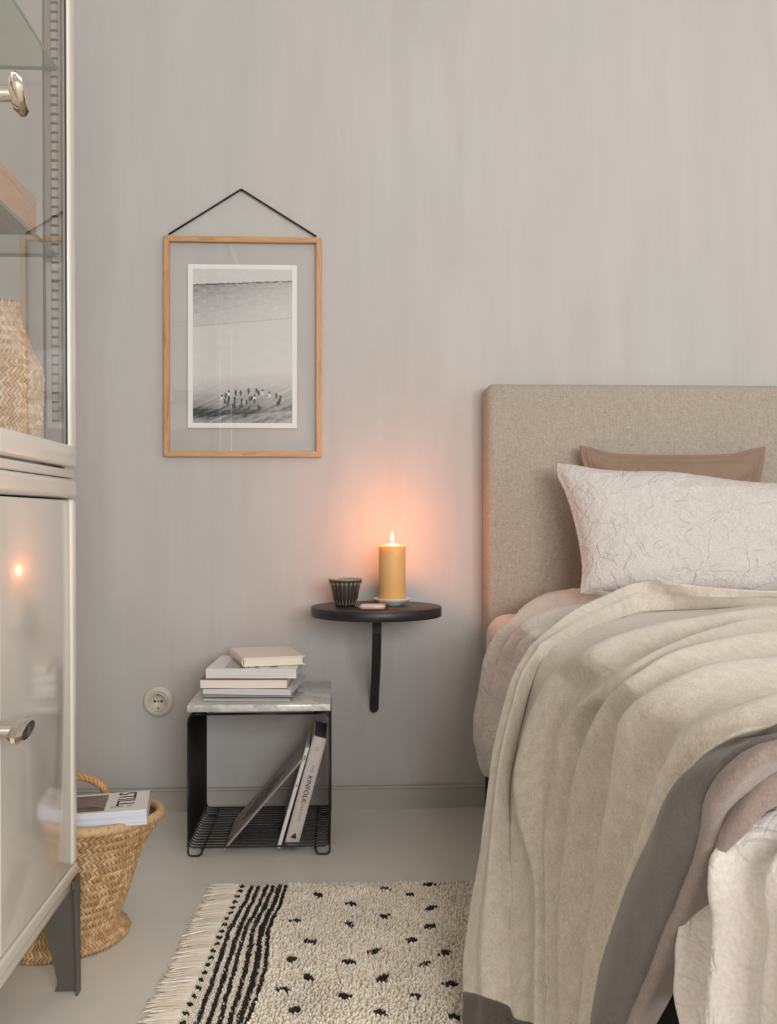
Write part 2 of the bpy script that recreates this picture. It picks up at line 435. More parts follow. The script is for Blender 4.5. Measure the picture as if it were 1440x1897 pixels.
# ------------------------------------------------------------------ framed print
def make_picture():
    y1 = -0.004; yf = -0.019
    TL = Yp(303, 436, yf); BR = Yp(596, 846.5, yf)
    x0, x1, z0, z1 = TL.x, BR.x, BR.z, TL.z; w_ = 0.0155
    t = thing('picture_frame', 'slim oak frame with clear glass hung on the limewashed wall', 'picture frame', ((x0 + x1) / 2, y1, z0))
    t0 = t.location
    def seg(name, a, b, c, d, mt):
        V = []; F = []
        for (x, z) in (a, b, c, d):
            for y in (yf, y1): V.append((x - t0.x, y - t0.y, z - t0.z))
        F = [(0, 2, 4, 6), (1, 7, 5, 3), (0, 1, 3, 2), (2, 3, 5, 4), (4, 5, 7, 6), (6, 7, 1, 0)]
        o = mesh(name, V, F, mt, t)
        b2 = bmesh.new(); b2.from_mesh(o.data); bmesh.ops.recalc_face_normals(b2, faces=b2.faces)
        bmesh.ops.bevel(b2, geom=b2.edges[:], offset=0.0012, segments=2, affect='EDGES'); b2.to_mesh(o.data); b2.free()
    o, i = 0.0, w_
    seg('frame_bar', (x0, z1), (x1, z1), (x1 - i, z1 - i), (x0 + i, z1 - i), M_OAKX)
    seg('frame_bar', (x0, z0), (x1, z0), (x1 - i, z0 + i), (x0 + i, z0 + i), M_OAKX)
    seg('frame_bar', (x0, z0), (x0, z1), (x0 + i, z1 - i), (x0 + i, z0 + i), M_OAKZ)
    seg('frame_bar', (x1, z0), (x1, z1), (x1 - i, z1 - i), (x1 - i, z0 + i), M_OAKZ)
    g = box('glass_pane', (x0 + i - t0.x, -0.0112 - t0.y, z0 + i - t0.z), (x1 - i - t0.x, -0.0097 - t0.y, z1 - i - t0.z), M_GLASS, t)
    # hanging cord on a small nail
    ap = Yp(447, 351, -0.010); a = Yp(313, 434, -0.012); b = Yp(586, 438, -0.012)
    pts = [a, a.lerp(ap, 0.5), ap + Vector((-0.003, 0, -0.0015)), ap, ap + Vector((0.003, 0, -0.0015)), b.lerp(ap, 0.5), b]
    tube('hanging_cord', [p - t0 for p in pts], 0.0027, M_CORD, t, 8)
    tube('nail', [ap - t0 + Vector((0, -0.004, -0.003)), ap - t0 + Vector((0, 0.014, -0.003))], 0.0016, M_BLACK, t, 8)
    # the print: paper sheet and printed image (colour per vertex of a fine grid, flat on the sheet)
    yp = -0.0072
    p0 = Yp(348, 489, yp); p1 = Yp(550.5, 793.5, yp)
    pr = thing('art_print', 'black and white beach photograph print with white border, floating in the oak frame', 'print', (p0.x, yp, p1.z))
    W, Hh = p1.x - p0.x, p0.z - p1.z
    box('paper_sheet', (0, -0.0002, 0), (W, 0.0006, Hh), M_PAPER, pr)
    bx0, bx1, bz0, bz1 = 0.047 * W, 0.955 * W, 0.031 * Hh, 0.972 * Hh
    nu, nv = 190, 285
    V = []; cols = []; F = []
    figs = []
    R = random.Random(3)
    for (fx, fz, hh) in [(0.29, .178, .026), (.33, .19, .03), (.36, .205, .03), (.43, .21, .032), (.48, .208, .03), (.56, .222, .034), (.64, .222, .02), (.66, .205, .026), (.70, .213, .03), (.77, .2, .034), (.84, .19, .026), (.88, .176, .03), (.87, .15, .03), (.85, .135, .026), (.32, .15, .028), (.35, .14, .03), (.36, .17, .03), (.42, .165, .03), (.42, .14, .03), (.49, .155, .02), (.49, .13, .034), (.54, .145, .024), (.57, .165, .03), (.59, .17, .024), (.62, .18, .034), (.62, .15, .02), (.42, .115, .026), (.47, .11, .03), (.56, .10, .014), (.66, .115, .03), (.68, .10, .016), (.40, .12, .02)]:
        figs.append((fx, fz, hh, R.random()))
    for j in range(nv + 1):
        for i in range(nu + 1):
            u = i / nu; v = j / nv
            V.append((bx0 + (bx1 - bx0) * u, -0.00035, bz0 + (bz1 - bz0) * v))
            q = 1 - v
            hz = 0.102 - 0.03 * u + 0.002 * noise.noise((u * 30, 0, 0))
            g = 0.60 + 0.03 * noise.noise((u * 40, q * 90, 1))
            if q > hz:
                sea = math.exp(-(q - hz) / (0.20 - 0.09 * u)) * (1 - 0.45 * u)
                tex = noise.noise((u * 14, q * 60, 2)) * 0.5 + noise.noise((u * 50, q * 140, 3)) * 0.5
                g = 0.62 - 0.30 * sea + 0.16 * tex * (0.25 + sea) * (1 if q < 0.40 else 0.15)
                if q - hz < 0.006 + 0.004 * noise.noise((u * 20, 5, 0)): g *= 0.42
                sh = 0.375 - 0.06 * u
                if q > sh: g = 0.60 + 0.05 * (q - sh) + 0.015 * noise.noise((u * 6, q * 40, 4))
                if abs(q - sh) < 0.003: g *= 0.82
                d = q - (0.70 - 0.03 * u)
                if d > 0:
                    k = min(1, d / 0.28); st = noise.noise((u * 5 + q * 6, (q + 0.25 * u) * 70, 6)) * 0.6 + noise.noise((u * 18, (q + 0.2 * u) * 160, 7)) * 0.5
                    g = 0.60 - 0.34 * k ** 1.2 - 0.22 * st * k * 1.3
                    blob = math.exp(-((u - 0.08) ** 2 / 0.03 + (q - 0.93) ** 2 / 0.0012)) + 0.7 * math.exp(-((u - 0.45) ** 2 / 0.06 + (q - 0.93) ** 2 / 0.002))
                    g -= 0.22 * blob
                    if q > 0.95 - 0.05 * u + 0.02: g += 0.12
            for (fx, fz, hh, rn) in figs:
                dx = (u - fx) * 0.66; dz = v - fz - (0.0)
                if abs(dx) < 0.010 and -0.004 < dz + hh * 0.9 and dz < 0.006:
                    t_ = (dz + hh) / hh
                    wv = 0.0055 if t_ > 0.8 else (0.0075 if t_ > 0.45 else 0.0045)
                    if abs(dx + 0.002 * math.sin(9 * t_ + rn * 6)) < wv: g = (0.03 if t_ > 0.75 or rn > 0.45 else (0.75 if rn > 0.2 else 0.1))
            g = 0.62 + (g - 0.60) * 1.35; g = max(0.012, min(0.85, g)); cols.append((g * 1.0, g * 0.975, g * 0.965))
    for j in range(nv):
        for i in range(nu):
            a = j * (nu + 1) + i; F.append((a, a + 1, a + nu + 2, a + nu + 1))
    mesh('printed_image', V, F, M_TINT, pr, cols=cols)
make_picture()

# ------------------------------------------------------------------ wall socket
def make_socket():
    c = Yp(294, 1299, 0); t = thing('wall_socket', 'round white wall socket with two pin holes, low on the wall', 'socket', (c.x, 0, c.z), rot=(math.pi / 2, 0, 0))
    M = mat('socket_plastic', '#cfc6b6', 0.35)
    prof = [(0.0435, 0.0), (0.0435, 0.003), (0.041, 0.009), (0.034, 0.013), (0.029, 0.0145), (0.0285, 0.0135), (0.0275, 0.0135)]
    o = lathe('cover_plate', [(0.0435, 0)] + prof[1:] + [(0.027, 0.004)], M, t, 64)
    lathe('socket_ring', [(0.0272, 0.002), (0.0272, 0.0145), (0.026, 0.0162), (0.0235, 0.0162), (0.0225, 0.015), (0.0215, 0.006), (0.0001, 0.006)], M, t, 64)
    for sx in (-0.0095, 0.0095):
        o = lathe('pin_hole', [(0.0032, 0.0062), (0.0032, 0.0066), (0.0005, 0.0066)], M_INK, t, 20); o.location = (sx, 0.001, 0)
    o = lathe('screw', [(0.0026, 0.006), (0.0026, 0.0075), (0.001, 0.0078)], mat('screw_metal', '#8d8574', 0.4, 0.8), t, 16); o.location = (0, 0.001, 0)
    for sy in (-0.0185, 0.0185):
        bm = bmesh.new(); add_box(bm, (0, sy, 0.0085), (0.0035, 0.005, 0.005), 0.0008); from_bm('earth_clip', bm, mat('screw_metal'), t)
    for sx in (-0.0205, 0.0205):
        bm = bmesh.new(); add_box(bm, (sx, 0, 0.009), (0.002, 0.004, 0.006), 0.0005); from_bm('guide_notch', bm, M, t)
make_socket()

# ------------------------------------------------------------------ round wall shelf with bracket
SX, SYc, SR = 0.1045, -0.176, 0.174
SZ = 0.588
def make_shelf():
    t = thing('wall_shelf', 'round black wooden shelf with bent bracket, fixed to wall beside headboard', 'shelf', (SX, SYc, SZ - 0.0255))
    lathe('shelf_top', [(0.0, 0), (SR - 0.0015, 0), (SR, 0.0015), (SR, 0.024), (SR - 0.0015, 0.0255), (0.0, 0.0255)], M_SHELF, t, 128)
    pts = []
    P = [(-0.045, 0.0), (-0.035, -0.02), (-0.025, -0.06), (0.02, -0.13), (0.09, -0.20), (0.148, -0.25), (0.163, -0.288)]
    # bent flat bar in the YZ plane
    pp_ = resample([(0, y, z) for y, z in P], 200); pts = [pp_[int(i * 8.4)] for i in range(22)] + [pp_[185], pp_[192], pp_[197], pp_[199]]
    V = []; F = []; hw = 0.012; th = 0.011
    for i, p in enumerate(pts):
        a = pts[max(i - 1, 0)]; b = pts[min(i + 1, 25)]; d = (b - a); d = d / np.linalg.norm(d); n = np.array([0, d[2], -d[1]])
        ww = hw
        e = 25 - i
        
        dl = float(np.linalg.norm(pts[25] - p))
        if dl < hw: ww = hw * math.sqrt(max(0.02, 1 - ((hw - dl) / hw) ** 2))
        for sx, sn in ((-1, 1), (1, 1), (1, -1), (-1, -1)): V.append((sx * ww, p[1] + n[1] * sn * th / 2, p[2] + n[2] * sn * th / 2))
    for i in range(25):
        for k in range(4): F.append((i * 4 + k, i * 4 + (k + 1) % 4, (i + 1) * 4 + (k + 1) % 4, (i + 1) * 4 + k))
    F.append((3, 2, 1, 0)); F.append((100, 101, 102, 103))
    o = mesh('bracket', V, F, M_SHELF, t)
    bm = bmesh.new(); bm.from_mesh(o.data); bmesh.ops.recalc_face_normals(bm, faces=bm.faces); bm.to_mesh(o.data); bm.free()
    bm = bmesh.new(); add_box(bm, (0, -0.02, -0.0025), (0.05, 0.09, 0.005), 0.001); from_bm('mounting_plate', bm, M_SHELF, t)
make_shelf()

def make_candle():
    d = 2.775
    p = S(727, 1060, d)
    sc = thing('saucer', 'small white ceramic saucer under the yellow candle', 'saucer', (p.x, p.y, SZ))
    lathe('dish', [(0.0, 0.0), (0.024, 0.0), (0.026, 0.003), (0.040, 0.0075), (0.052, 0.0165), (0.0528, 0.0185), (0.0515, 0.0185), (0.040, 0.011), (0.026, 0.0075), (0.0, 0.0072)], mat('white_glaze', '#f3eee7', 0.25), sc, 64)
    t = thing('pillar_candle', 'thick honey-yellow pillar candle burning on the round black shelf', 'candle', (p.x, p.y, SZ + 0.0085))
    wax = mat('beeswax', '#e6b474', 0.5, Subsurface_Weight=0.75, Subsurface_Scale=0.02)
    wax.node_tree.nodes['Principled BSDF'].inputs['Subsurface Radius'].default_value = (1.0, 0.45, 0.12)
    hh = 0.151; r = 0.0362
    lathe('wax_body', [(0.0, 0.0), (r - 0.001, 0.0), (r, 0.002), (r, hh - 0.003), (r - 0.0008, hh), (r - 0.003, hh + 0.001), (r - 0.008, hh + 0.0005), (0.018, hh + 0.004), (0.009, hh + 0.0075), (0.0, hh + 0.009)], wax, t, 64)
    tube('wick', [(0, 0, hh + 0.006), (0.0005, 0, hh + 0.013), (0.002, 0, hh + 0.017)], 0.0012, M_INK, t, 8)
    fl = bpy.data.materials.new('flame'); fl.use_nodes = True
    b = fl.node_tree.nodes['Principled BSDF']; b.inputs['Base Color'].default_value = (1, .8, .5, 1)
    b.inputs['Emission Color'].default_value = (1.0, 0.80, 0.50, 1); b.inputs['Emission Strength'].default_value = 14
    z0 = hh + 0.012
    lathe('flame', [(0.0, z0), (0.0025, z0 + 0.001), (0.0046, z0 + 0.005), (0.0052, z0 + 0.009), (0.0042, z0 + 0.015), (0.0024, z0 + 0.021), (0.0008, z0 + 0.026), (0.0, z0 + 0.0275)], fl, t, 24)
    l = bpy.data.lights.new('candle_light', 'POINT'); l.energy = 3.6; l.color = (1.0, 0.26, 0.065); l.shadow_soft_size = 0.008
    lo = bpy.data.objects.new('candle_light', l); COL.objects.link(lo); lo.location = (0, 0, hh + 0.028); lo.parent = t
make_candle()

def make_cup():
    p = S(640, 1100, 2.745)
    t = thing('ceramic_cup', 'small dark brown fluted stoneware cup on the black shelf', 'cup', (p.x, p.y, SZ), rot=(0, 0, 0.3))
    m = mat('brown_glaze', '#3a3029', 0.35); n = N(m)
    v = n.coord(); c = n.noise(v, 120, 4, 0.7); n.base(n.ramp(c, [(0.35, '#352b25'), (0.65, '#4c4037')]))
    NF = 21
    V = []; F = []; cols = []; n_ = NF * 12
    prof = [(0.0, 0.0, 0), (0.024, 0.0, 0), (0.0265, 0.003, 0), (0.0300, 0.008, 0.6), (0.0335, 0.022, 1), (0.0370, 0.040, 1), (0.0400, 0.054, 1), (0.0425, 0.060, 0.9), (0.0440, 0.0645, 0.35), (0.0450, 0.068, 0), (0.0455, 0.0725, 0), (0.0445, 0.0735, 0), (0.043, 0.0725, 0), (0.040, 0.056, 0), (0.033, 0.02, 0), (0.028, 0.007, 0), (0.0, 0.006, 0)]
    for (r, z, f) in prof:
        for k in range(n_):
            th = 2 * math.pi * k / n_; s = abs(math.sin(NF * th / 2)); rr = r - 0.0038 * f * s ** 0.8
            V.append((rr * math.cos(th), rr * math.sin(th), z))
            e = (1 - s) ** 1.6 * f; g = np.array(lin('#3b312b')[:3]); h = np.array(lin('#cfc4b4')[:3])
            if z > 0.0722: e = 0.5
            cols.append(g * (1 - e) + h * e)
    for i in range(len(prof) - 1):
        for k in range(n_): F.append((i * n_ + k, i * n_ + (k + 1) % n_, (i + 1) * n_ + (k + 1) % n_, (i + 1) * n_ + k))
    mesh('cup_body', V, F, m_tint('glazed_stoneware', 0.32), t, smooth=True, cols=cols)
make_cup()

def make_crystals():
    p = Zp(690, 1131, SZ)
    ax = 0.07
    t = thing('rose_crystal', 'pale pink polished six-sided stone in front of the cup on shelf', 'stone', (p.x, p.y + 0.012, SZ), rot=(0, 0, -0.05))
    V = []; F = []
    secs = [(-0.0345, 0.2), (-0.030, 0.75), (-0.024, 1.0), (0.024, 1.0), (0.031, 0.75), (0.0345, 0.25)]
    for x, s in secs:
        for k in range(6):
            th = math.radians(30 + 60 * k); V.append((x, 0.0105 * s * math.cos(th), 0.0085 + 0.0095 * s * math.sin(th) * 0.88))
    for i in range(5):
        for k in range(6): F.append((i * 6 + k, i * 6 + (k + 1) % 6, (i + 1) * 6 + (k + 1) % 6, (i + 1) * 6 + k))
    F.append(tuple(range(6))); F.append(tuple(30 + k for k in range(6)))
    o = mesh('stone_body', V, F, mat('rose_quartz', '#dcb8ab', 0.15, Subsurface_Weight=0.3, Coat_Weight=0.6), t, smooth=True)
    bm = bmesh.new(); bm.from_mesh(o.data); bmesh.ops.recalc_face_normals(bm, faces=bm.faces); bmesh.ops.bevel(bm, geom=bm.edges[:], offset=0.0012, segments=2, affect='EDGES'); bm.to_mesh(o.data); bm.free()
    q = Zp(713, 1127, SZ)
    o = lathe('brown_stone', [(0.0, 0.0), (0.008, 0.001), (0.0125, 0.006), (0.0125, 0.010), (0.008, 0.0145), (0.0, 0.0155)], mat('tiger_stone', '#6d553c', 0.2, Coat_Weight=0.5), None, 10, fx=lambda r, z, th: r * (1 + 0.16 * math.cos(2 * th)))
    o.location = (q.x - 0.002, q.y + 0.030, SZ); tag(o, 'small banded brown stone behind the pink stone on shelf', 'stone')
make_crystals()

# ------------------------------------------------------------------ wire cube table with marble top
TX0, TX1, TY0, TY1 = -0.3645, -0.0160, -0.405, -0.057
def make_table():
    t = thing('side_table', 'black wire cube side table standing on the grey floor', 'side table', ((TX0 + TX1) / 2, (TY0 + TY1) / 2, 0))
    ox, oy = t.location.x, t.location.y
    hw = (TX1 - TX0) / 2; top = 0.346; r = 0.0024; zb = 0.0225; R = 0.016
    def arc(cx, cz, a0, a1, rad, n=5): return [(cx + rad * math.cos(math.radians(a0 + (a1 - a0) * k / n)), cz + rad * math.sin(math.radians(a0 + (a1 - a0) * k / n))) for k in range(n + 1)]
    side = []
    x = hw - r
    # right half: along the bottom, foot loop, up the side, in at the top
    side += [(0, zb)]
    side += arc(x - 0.030, zb - 0.006, 90, 0, 0.006, 3)[0:1]
    base = [(0, zb), (x - 0.030, zb), (x - 0.012, zb)] + [(x - 0.004, zb + 0.004), (x, zb + 0.014)]
    up = [(x, 0.10), (x, top - R)] + arc(x - R, top - R, 0, 90, R, 5) + [(x - 0.038, top)]
    half = base + up
    full = [(-a, b) for a, b in half[::-1]] + half[1:]
    nW = 17
    for k in range(nW):
        y = TY0 + 0.004 + (TY1 - TY0 - 0.008) * k / (nW - 1) - oy
        o = mesh('wire', *tube_data([(a, y, b) for a, b in full], r, 6), M_BLACK, t, smooth=True) if k == 0 else None
        if k == 0: w0 = o
        else:
            o = w0.copy(); COL.objects.link(o); o.parent = t; o.location = (0, y - (TY0 + 0.004 - oy), 0)
    # side infill wires close together (the sides read as nearly solid)
    for s in (-1, 1):
        for k in range(nW - 1):
            y = TY0 + 0.004 + (TY1 - TY0 - 0.008) * (k + 0.5) / (nW - 1) - oy
            if k == 0:
                path = [(s * a, y, b) for a, b in [(x - 0.0005, zb + 0.012), (x - 0.0005, 0.1), (x - 0.0005, top - R)]]
                o = mesh('side_wire', *tube_data(path, r, 6), M_BLACK, t, smooth=True); w1 = o; yk = y
            else:
                o = w1.copy(); COL.objects.link(o); o.parent = t; o.location = (0, y - yk, 0)
    # four feet: rounded loops dropping below the wires, front and back
    for s in (-1, 1):
        for yy in (TY0 + 0.004 - oy, TY1 - 0.004 - oy):
            pth = [(x, 0.035), (x, 0.012)] + arc(x - 0.009, 0.012, 0, -90, 0.0092, 4)[1:] + arc(x - 0.024, 0.012, -90, -180, 0.0092, 4) + [(x - 0.0332, zb - 0.001)]
            mesh('foot', *tube_data([(s * a, yy - 0.001, b) for a, b in pth], r, 8), M_BLACK, t, smooth=True)
        for xx in (x - 0.036, ):
            tube('cross_rod', [(s * xx, TY0 - oy + 0.002, zb - 0.0055), (s * xx, TY1 - oy - 0.002, zb - 0.0055)], r, M_BLACK, t)
            tube('cross_rod', [(s * xx, TY0 - oy + 0.002, top - 0.0002), (s * xx, TY1 - oy - 0.002, top - 0.0002)], r * 1.2, M_BLACK, t)
    for yy in (TY0 + 0.010 - oy, TY1 - 0.010 - oy):
        tube('top_rail', [(-x + 0.03, yy, top - 0.0008), (x - 0.03, yy, top - 0.0008)], r * 1.1, M_BLACK, t)
    for s in (-1, 1):
        for yy in (TY0 + 0.03 - oy, TY1 - 0.03 - oy):
            bm = bmesh.new(); add_box(bm, (s * (hw - 0.055), yy, 0.3495), (0.016, 0.02, 0.0055), 0.001); from_bm('rubber_pad', bm, M_INK, t)
    o = box('marble_slab', (TX0, TY0 - 0.003, 0.3525), (TX1, TY1, 0.3695), M_MARBLE, None, 0.002, 2)
    tag(o, 'grey-veined white marble slab on top of the wire cube', 'table top')
make_table()
TT = 0.3697

# ------------------------------------------------------------------ books
def frame_M(origin, ex, ey, ez):
    M = Matrix.Identity(4)
    for k, e in enumerate((ex, ey, ez)):
        for r in range(3): M[r][k] = e[r]
    for r in range(3): M[r][3] = origin[r]
    return M
def lettering(body, size, parent, M, m, sx=1.0, name='lettering'):
    cu = bpy.data.curves.new('txt', 'FONT'); cu.body = body; cu.size = size; cu.align_x = 'CENTER'; cu.align_y = 'CENTER'; cu.space_character = sx; cu.extrude = 0.00008
    o = bpy.data.objects.new('txt', cu); COL.objects.link(o)
    bpy.context.view_layer.update(); dg = bpy.context.evaluated_depsgraph_get()
    me = bpy.data.meshes.new_from_object(o.evaluated_get(dg)); bpy.data.objects.remove(o)
    me.name = name; me.materials.clear(); me.materials.append(m)
    r = bpy.data.objects.new(name, me); COL.objects.link(r); r.parent = parent; r.matrix_local = M; return r
def make_book(name, label, size, cover, pages, M, hard=True, ct=0.002, over=0.003, cat='book', group=None, wave=0.0, spine_mat=None):
    """local frame: spine at x=0 and fore-edge at x=w, y = height of the book, z = thickness"""
    w_, h_, t_ = size
    t = thing(name, label, cat, group=group); t.matrix_world = M
    if hard:
        bm = bmesh.new()
        add_box(bm, (w_ / 2, h_ / 2, ct / 2), (w_, h_, ct), ct * 0.3); add_box(bm, (w_ / 2, h_ / 2, t_ - ct / 2), (w_, h_, ct), ct * 0.3)
        from_bm('cover', bm, cover, t)
        V = []; F = []; n = 10
        for j in (0, h_):
            for k in range(n + 1):
                a = math.pi * k / n; V.append((-(0.006) * math.sin(a) + 0.001, j, t_ / 2 - math.cos(a) * t_ / 2))
            for k in range(n + 1):
                a = math.pi * k / n; V.append((-(0.006 - ct) * math.sin(a) + 0.001 + ct * 0.2, j, t_ / 2 - math.cos(a) * (t_ / 2 - ct * 0.8)))
        m2 = 2 * (n + 1)
        for k in range(n):
            F.append((k, k + 1, m2 + k + 1, m2 + k)); F.append((n + 1 + k, m2 + n + 1 + k, m2 + n + 2 + k, n + 2 + k))
            F.append((k, n + 1 + k, n + 2 + k, k + 1)); F.append((m2 + k, m2 + k + 1, m2 + n + 2 + k, m2 + n + 1 + k))
        o = mesh('spine', V, F, spine_mat or cover, t, smooth=True); auto(o)
        bm = bmesh.new(); bm.from_mesh(o.data); bmesh.ops.recalc_face_normals(bm, faces=bm.faces); bm.to_mesh(o.data); bm.free()
        # page block with hollow fore-edge
        V = []; F = []; n = 8
        for j in (over, h_ - over):
            V.append((0.001, j, ct)); V.append((0.001, j, t_ - ct))
            for k in range(n + 1):
                z = t_ - ct - (t_ - 2 * ct) * k / n; s = (2 * k / n - 1); V.append((w_ - over - 0.003 * (1 - s * s), j, z))
        m2 = n + 3
        F.append(tuple(range(m2))[::-1]); F.append(tuple(range(m2, 2 * m2)))
        for k in range(m2): F.append((k, (k + 1) % m2, m2 + (k + 1) % m2, m2 + k))
        o = mesh('page_block', V, F, pages, t)
        bm = bmesh.new(); bm.from_mesh(o.data); bmesh.ops.recalc_face_normals(bm, faces=bm.faces); bm.to_mesh(o.data); bm.free()
    else:
        ct = 0.0006
        nx = 24
        def slab(z0, z1, x0, x1, y0, y1):
            V = []; F = []
            for k in range(nx + 1):
                x = x0 + (x1 - x0) * k / nx; dz = 0 if wave == 0 else wave * (math.sin(x / w_ * 7.3 + z0 * 400) * 0.5 + math.sin(x / w_ * 3.1 + 1.2) * 0.5) * (min(1, (z0 + z1) / t_))
                for (y, z) in ((y0, z0), (y1, z0), (y1, z1), (y0, z1)):
                    V.append((x, y, max(z + dz * (0.5 if z0 > 0 else 0), 0) if z > 0 else 0))
            for k in range(nx):
                for q in range(4): F.append((k * 4 + q, k * 4 + (q + 1) % 4, k * 4 + 4 + (q + 1) % 4, k * 4 + 4 + q))
            F.append((3, 2, 1, 0)); F.append((nx * 4, nx * 4 + 1, nx * 4 + 2, nx * 4 + 3)); return V, F
        V, F = join([slab(0, ct, 0, w_, 0, h_), slab(t_ - ct, t_, 0, w_, 0, h_)])
        sp = slab(0, t_, -0.0008, 0.0, 0, h_)
        o = mesh('cover', *join([(V, F), sp]), cover, t)
        bm = bmesh.new(); bm.from_mesh(o.data); bmesh.ops.recalc_face_normals(bm, faces=bm.faces); bm.to_mesh(o.data); bm.free()
        o = mesh('page_block', *slab(ct, t_ - ct, 0, w_ - 0.0006, 0.0004, h_ - 0.0004), pages, t)
        bm = bmesh.new(); bm.from_mesh(o.data); bmesh.ops.recalc_face_normals(bm, faces=bm.faces); bm.to_mesh(o.data); bm.free()
    return t
def flat(front_left, front_right, z, depth_dir=None):
    """frame of a lying book: x along the front edge, y away from the camera"""
    a = Vector((front_left.x, front_left.y, z)); b = Vector((front_right.x, front_right.y, z))
    ex = (b - a).normalized(); ez = Vector((0, 0, 1)); ey = ez.cross(ex); return a, ex, ey, ez
def lying(name, label, pl, pr, z, dep, th, cover, pages, rz=0.0, flipx=False, **kw):
    a, ex, ey, ez = flat(pl, pr, z)
    if rz:
        R = Matrix.Rotation(rz, 3, 'Z'); ex = R @ ex; ey = R @ ey
    wd = (Vector((pr.x, pr.y, 0)) - Vector((pl.x, pl.y, 0))).length
    return make_book(name, label, (wd, dep, th), cover, pages, frame_M(a, ex, ey, ez), **kw), (a, ex, ey, ez, wd)
G1 = 'stack of books on the marble table'
z = TT
D0 = 2.535
def atz_front(px, d):   # plan position of an image column at a given depth
    return S(px, 955, d)
st = [('magazine', 'bottom magazine of the stack on the marble, sage grey edge', 377, 538, 0.245, 0.0080, M_SAGE, m_pages('page_edges_sage', '#8f918c', '#c9c7c2'), 0.012, False, 0.0010),
      ('magazine', 'thin dark-covered magazine with yellow strip, second from bottom of the stack', 376, 541, 0.250, 0.0085, M_DARKCOV, m_pages('page_edges_mixed', '#7f7a70', '#a9a8a0'), 0.02, False, 0.0014),
      ('magazine', 'glossy white magazine with blue-grey fore-edge, in the lower half of the stack', 377, 540, 0.262, 0.0125, M_WHITECOV, M_PAGESB, -0.06, False, 0.0010),
      ('paperback_book', 'cream paperback with rust-brown cover, below the thick white magazine', 371, 532, 0.225, 0.0215, M_BROWNCOV, M_PAGESC, 0.015, False, 0.0012),
      ('magazine', 'thick white magazine near the top of the stack, under the cream hardback', 382, 549, 0.245, 0.0235, M_WHITECOV, M_PAGES, 0.01, False, 0.0012)]
fr = None
for (nm, lb, a, b, dep, th, cv, pg, rz, hard, wv) in st:
    d = D0 + {0.0080: 0.0, 0.0085: 0.003, 0.0125: 0.0, 0.0215: 0.004, 0.0235: 0.02}[th]
    bk, fr = lying(nm, lb, atz_front(a, d), atz_front(b, d), z + 0.0003, dep, th, cv, pg, rz=rz, hard=hard, wave=wv, group=G1, cat='magazine' if nm == 'magazine' else 'book')
    if th == 0.0085:
        w_ = fr[4]; bm = bmesh.new(); add_box(bm, (w_ + 0.0006, dep / 2, 0.004), (0.0012, dep * 0.98, 0.006), 0.0003); from_bm('yellow_strip', bm, M_YELLOW, bk)
    if th == 0.0235:
        w_ = fr[4]; I = Matrix.Identity(4)
        bm = bmesh.new(); add_box(bm, (0.085, 0.10, th + 0.0014), (0.085, 0.15, 0.0003)); from_bm('cover_photo', bm, mat('cover_photo_grey', '#b9b4aa', 0.4), bk)
        lettering('art', 0.045, bk, Matrix.Translation((0.105, 0.026, th + 0.0017)), M_INK)
        bm = bmesh.new(); add_box(bm, (0.165, 0.032, th + 0.0014), (0.022, 0.012, 0.0003)); from_bm('text_block', bm, M_GREYINK, bk)
    z += th + 0.0003 + wv * 0.5
z += 0.0006
# cream hardback on top, spine to the left
pl = Zp(452, 1236, z); pr = Zp(566, 1231, z)
a, ex, ey, ez = flat(pl, pr, z); ey2 = (Zp(433, 1214, z) - pl)
bk = make_book('hardback_book', 'cream clothbound hardback lying on top of the stack', ((pr - pl).length, 0.215, 0.0225), M_CREAM, M_PAGESC, frame_M(a, ex, ey, ez), True, 0.0022, 0.004, group=G1)

# books inside the wire cube
zf = 0.0265
def upright(name, label, bl_px, bl_py, tx, ty, d, depth, th, cover, pages, hard, **kw):
    """spine facing the camera, leaning; bottom point and top point of the spine's left edge"""
    b = S(bl_px, bl_py, d); t2 = S(tx, ty, d + 0.004); up = Vector((t2.x - b.x, 0, t2.z - b.z)); hh = up.length; up.normalize()
    ex = Vector((0, 1, 0)); ey = up; ez = ex.cross(ey)
    return make_book(name, label, (depth, hh, th), cover, pages, frame_M(b, ex, ey, ez), hard, **kw), hh
G2 = 'books leaning inside the wire cube'
bk, hh = upright('garden_book', 'thick mauve-spined garden hardback leaning on the right side of the wire cube', 527, 1563, 581, 1362, 2.535, 0.20, 0.0345, M_PINKSPINE, M_PAGES_SHADED, True, group=G2, ct=0.0028)
# lettering on the spine: local frame x = depth, y = up the book, z = thickness; text faces -x
def spineM(y, zz, x=-0.0068):
    return frame_M((x, y, zz), (0, -1, 0), (0, 0, 1), (-1, 0, 0))
TH = 0.0345
lettering('THE', 0.0100, bk, spineM(hh * 0.715, TH / 2 + 0.001), M_GREYINK, 1.25)
lettering('KINFOLK', 0.0165, bk, spineM(hh * 0.525, TH / 2 + 0.001), M_INK, 1.04)
lettering('GARDEN', 0.0100, bk, spineM(hh * 0.32, TH / 2 + 0.001), M_GREYINK, 1.25)
mesh('emblem', [(-0.0069, hh * 0.075, TH * 0.27), (-0.0069, hh * 0.075, TH * 0.73), (-0.0069, hh * 0.125, TH * 0.56), (-0.0062, hh * 0.075, TH * 0.27), (-0.0062, hh * 0.075, TH * 0.73), (-0.0062, hh * 0.125, TH * 0.56)], [(0, 1, 2), (5, 4, 3), (0, 3, 4, 1), (1, 4, 5, 2), (2, 5, 3, 0)], M_INK, bk)
for q in (0.905, 0.885):
    bm = bmesh.new(); add_box(bm, (-0.0066, hh * q, TH * 0.52), (0.0003, 0.0012, 0.011)); from_bm('author_line', bm, M_GREYINK, bk)
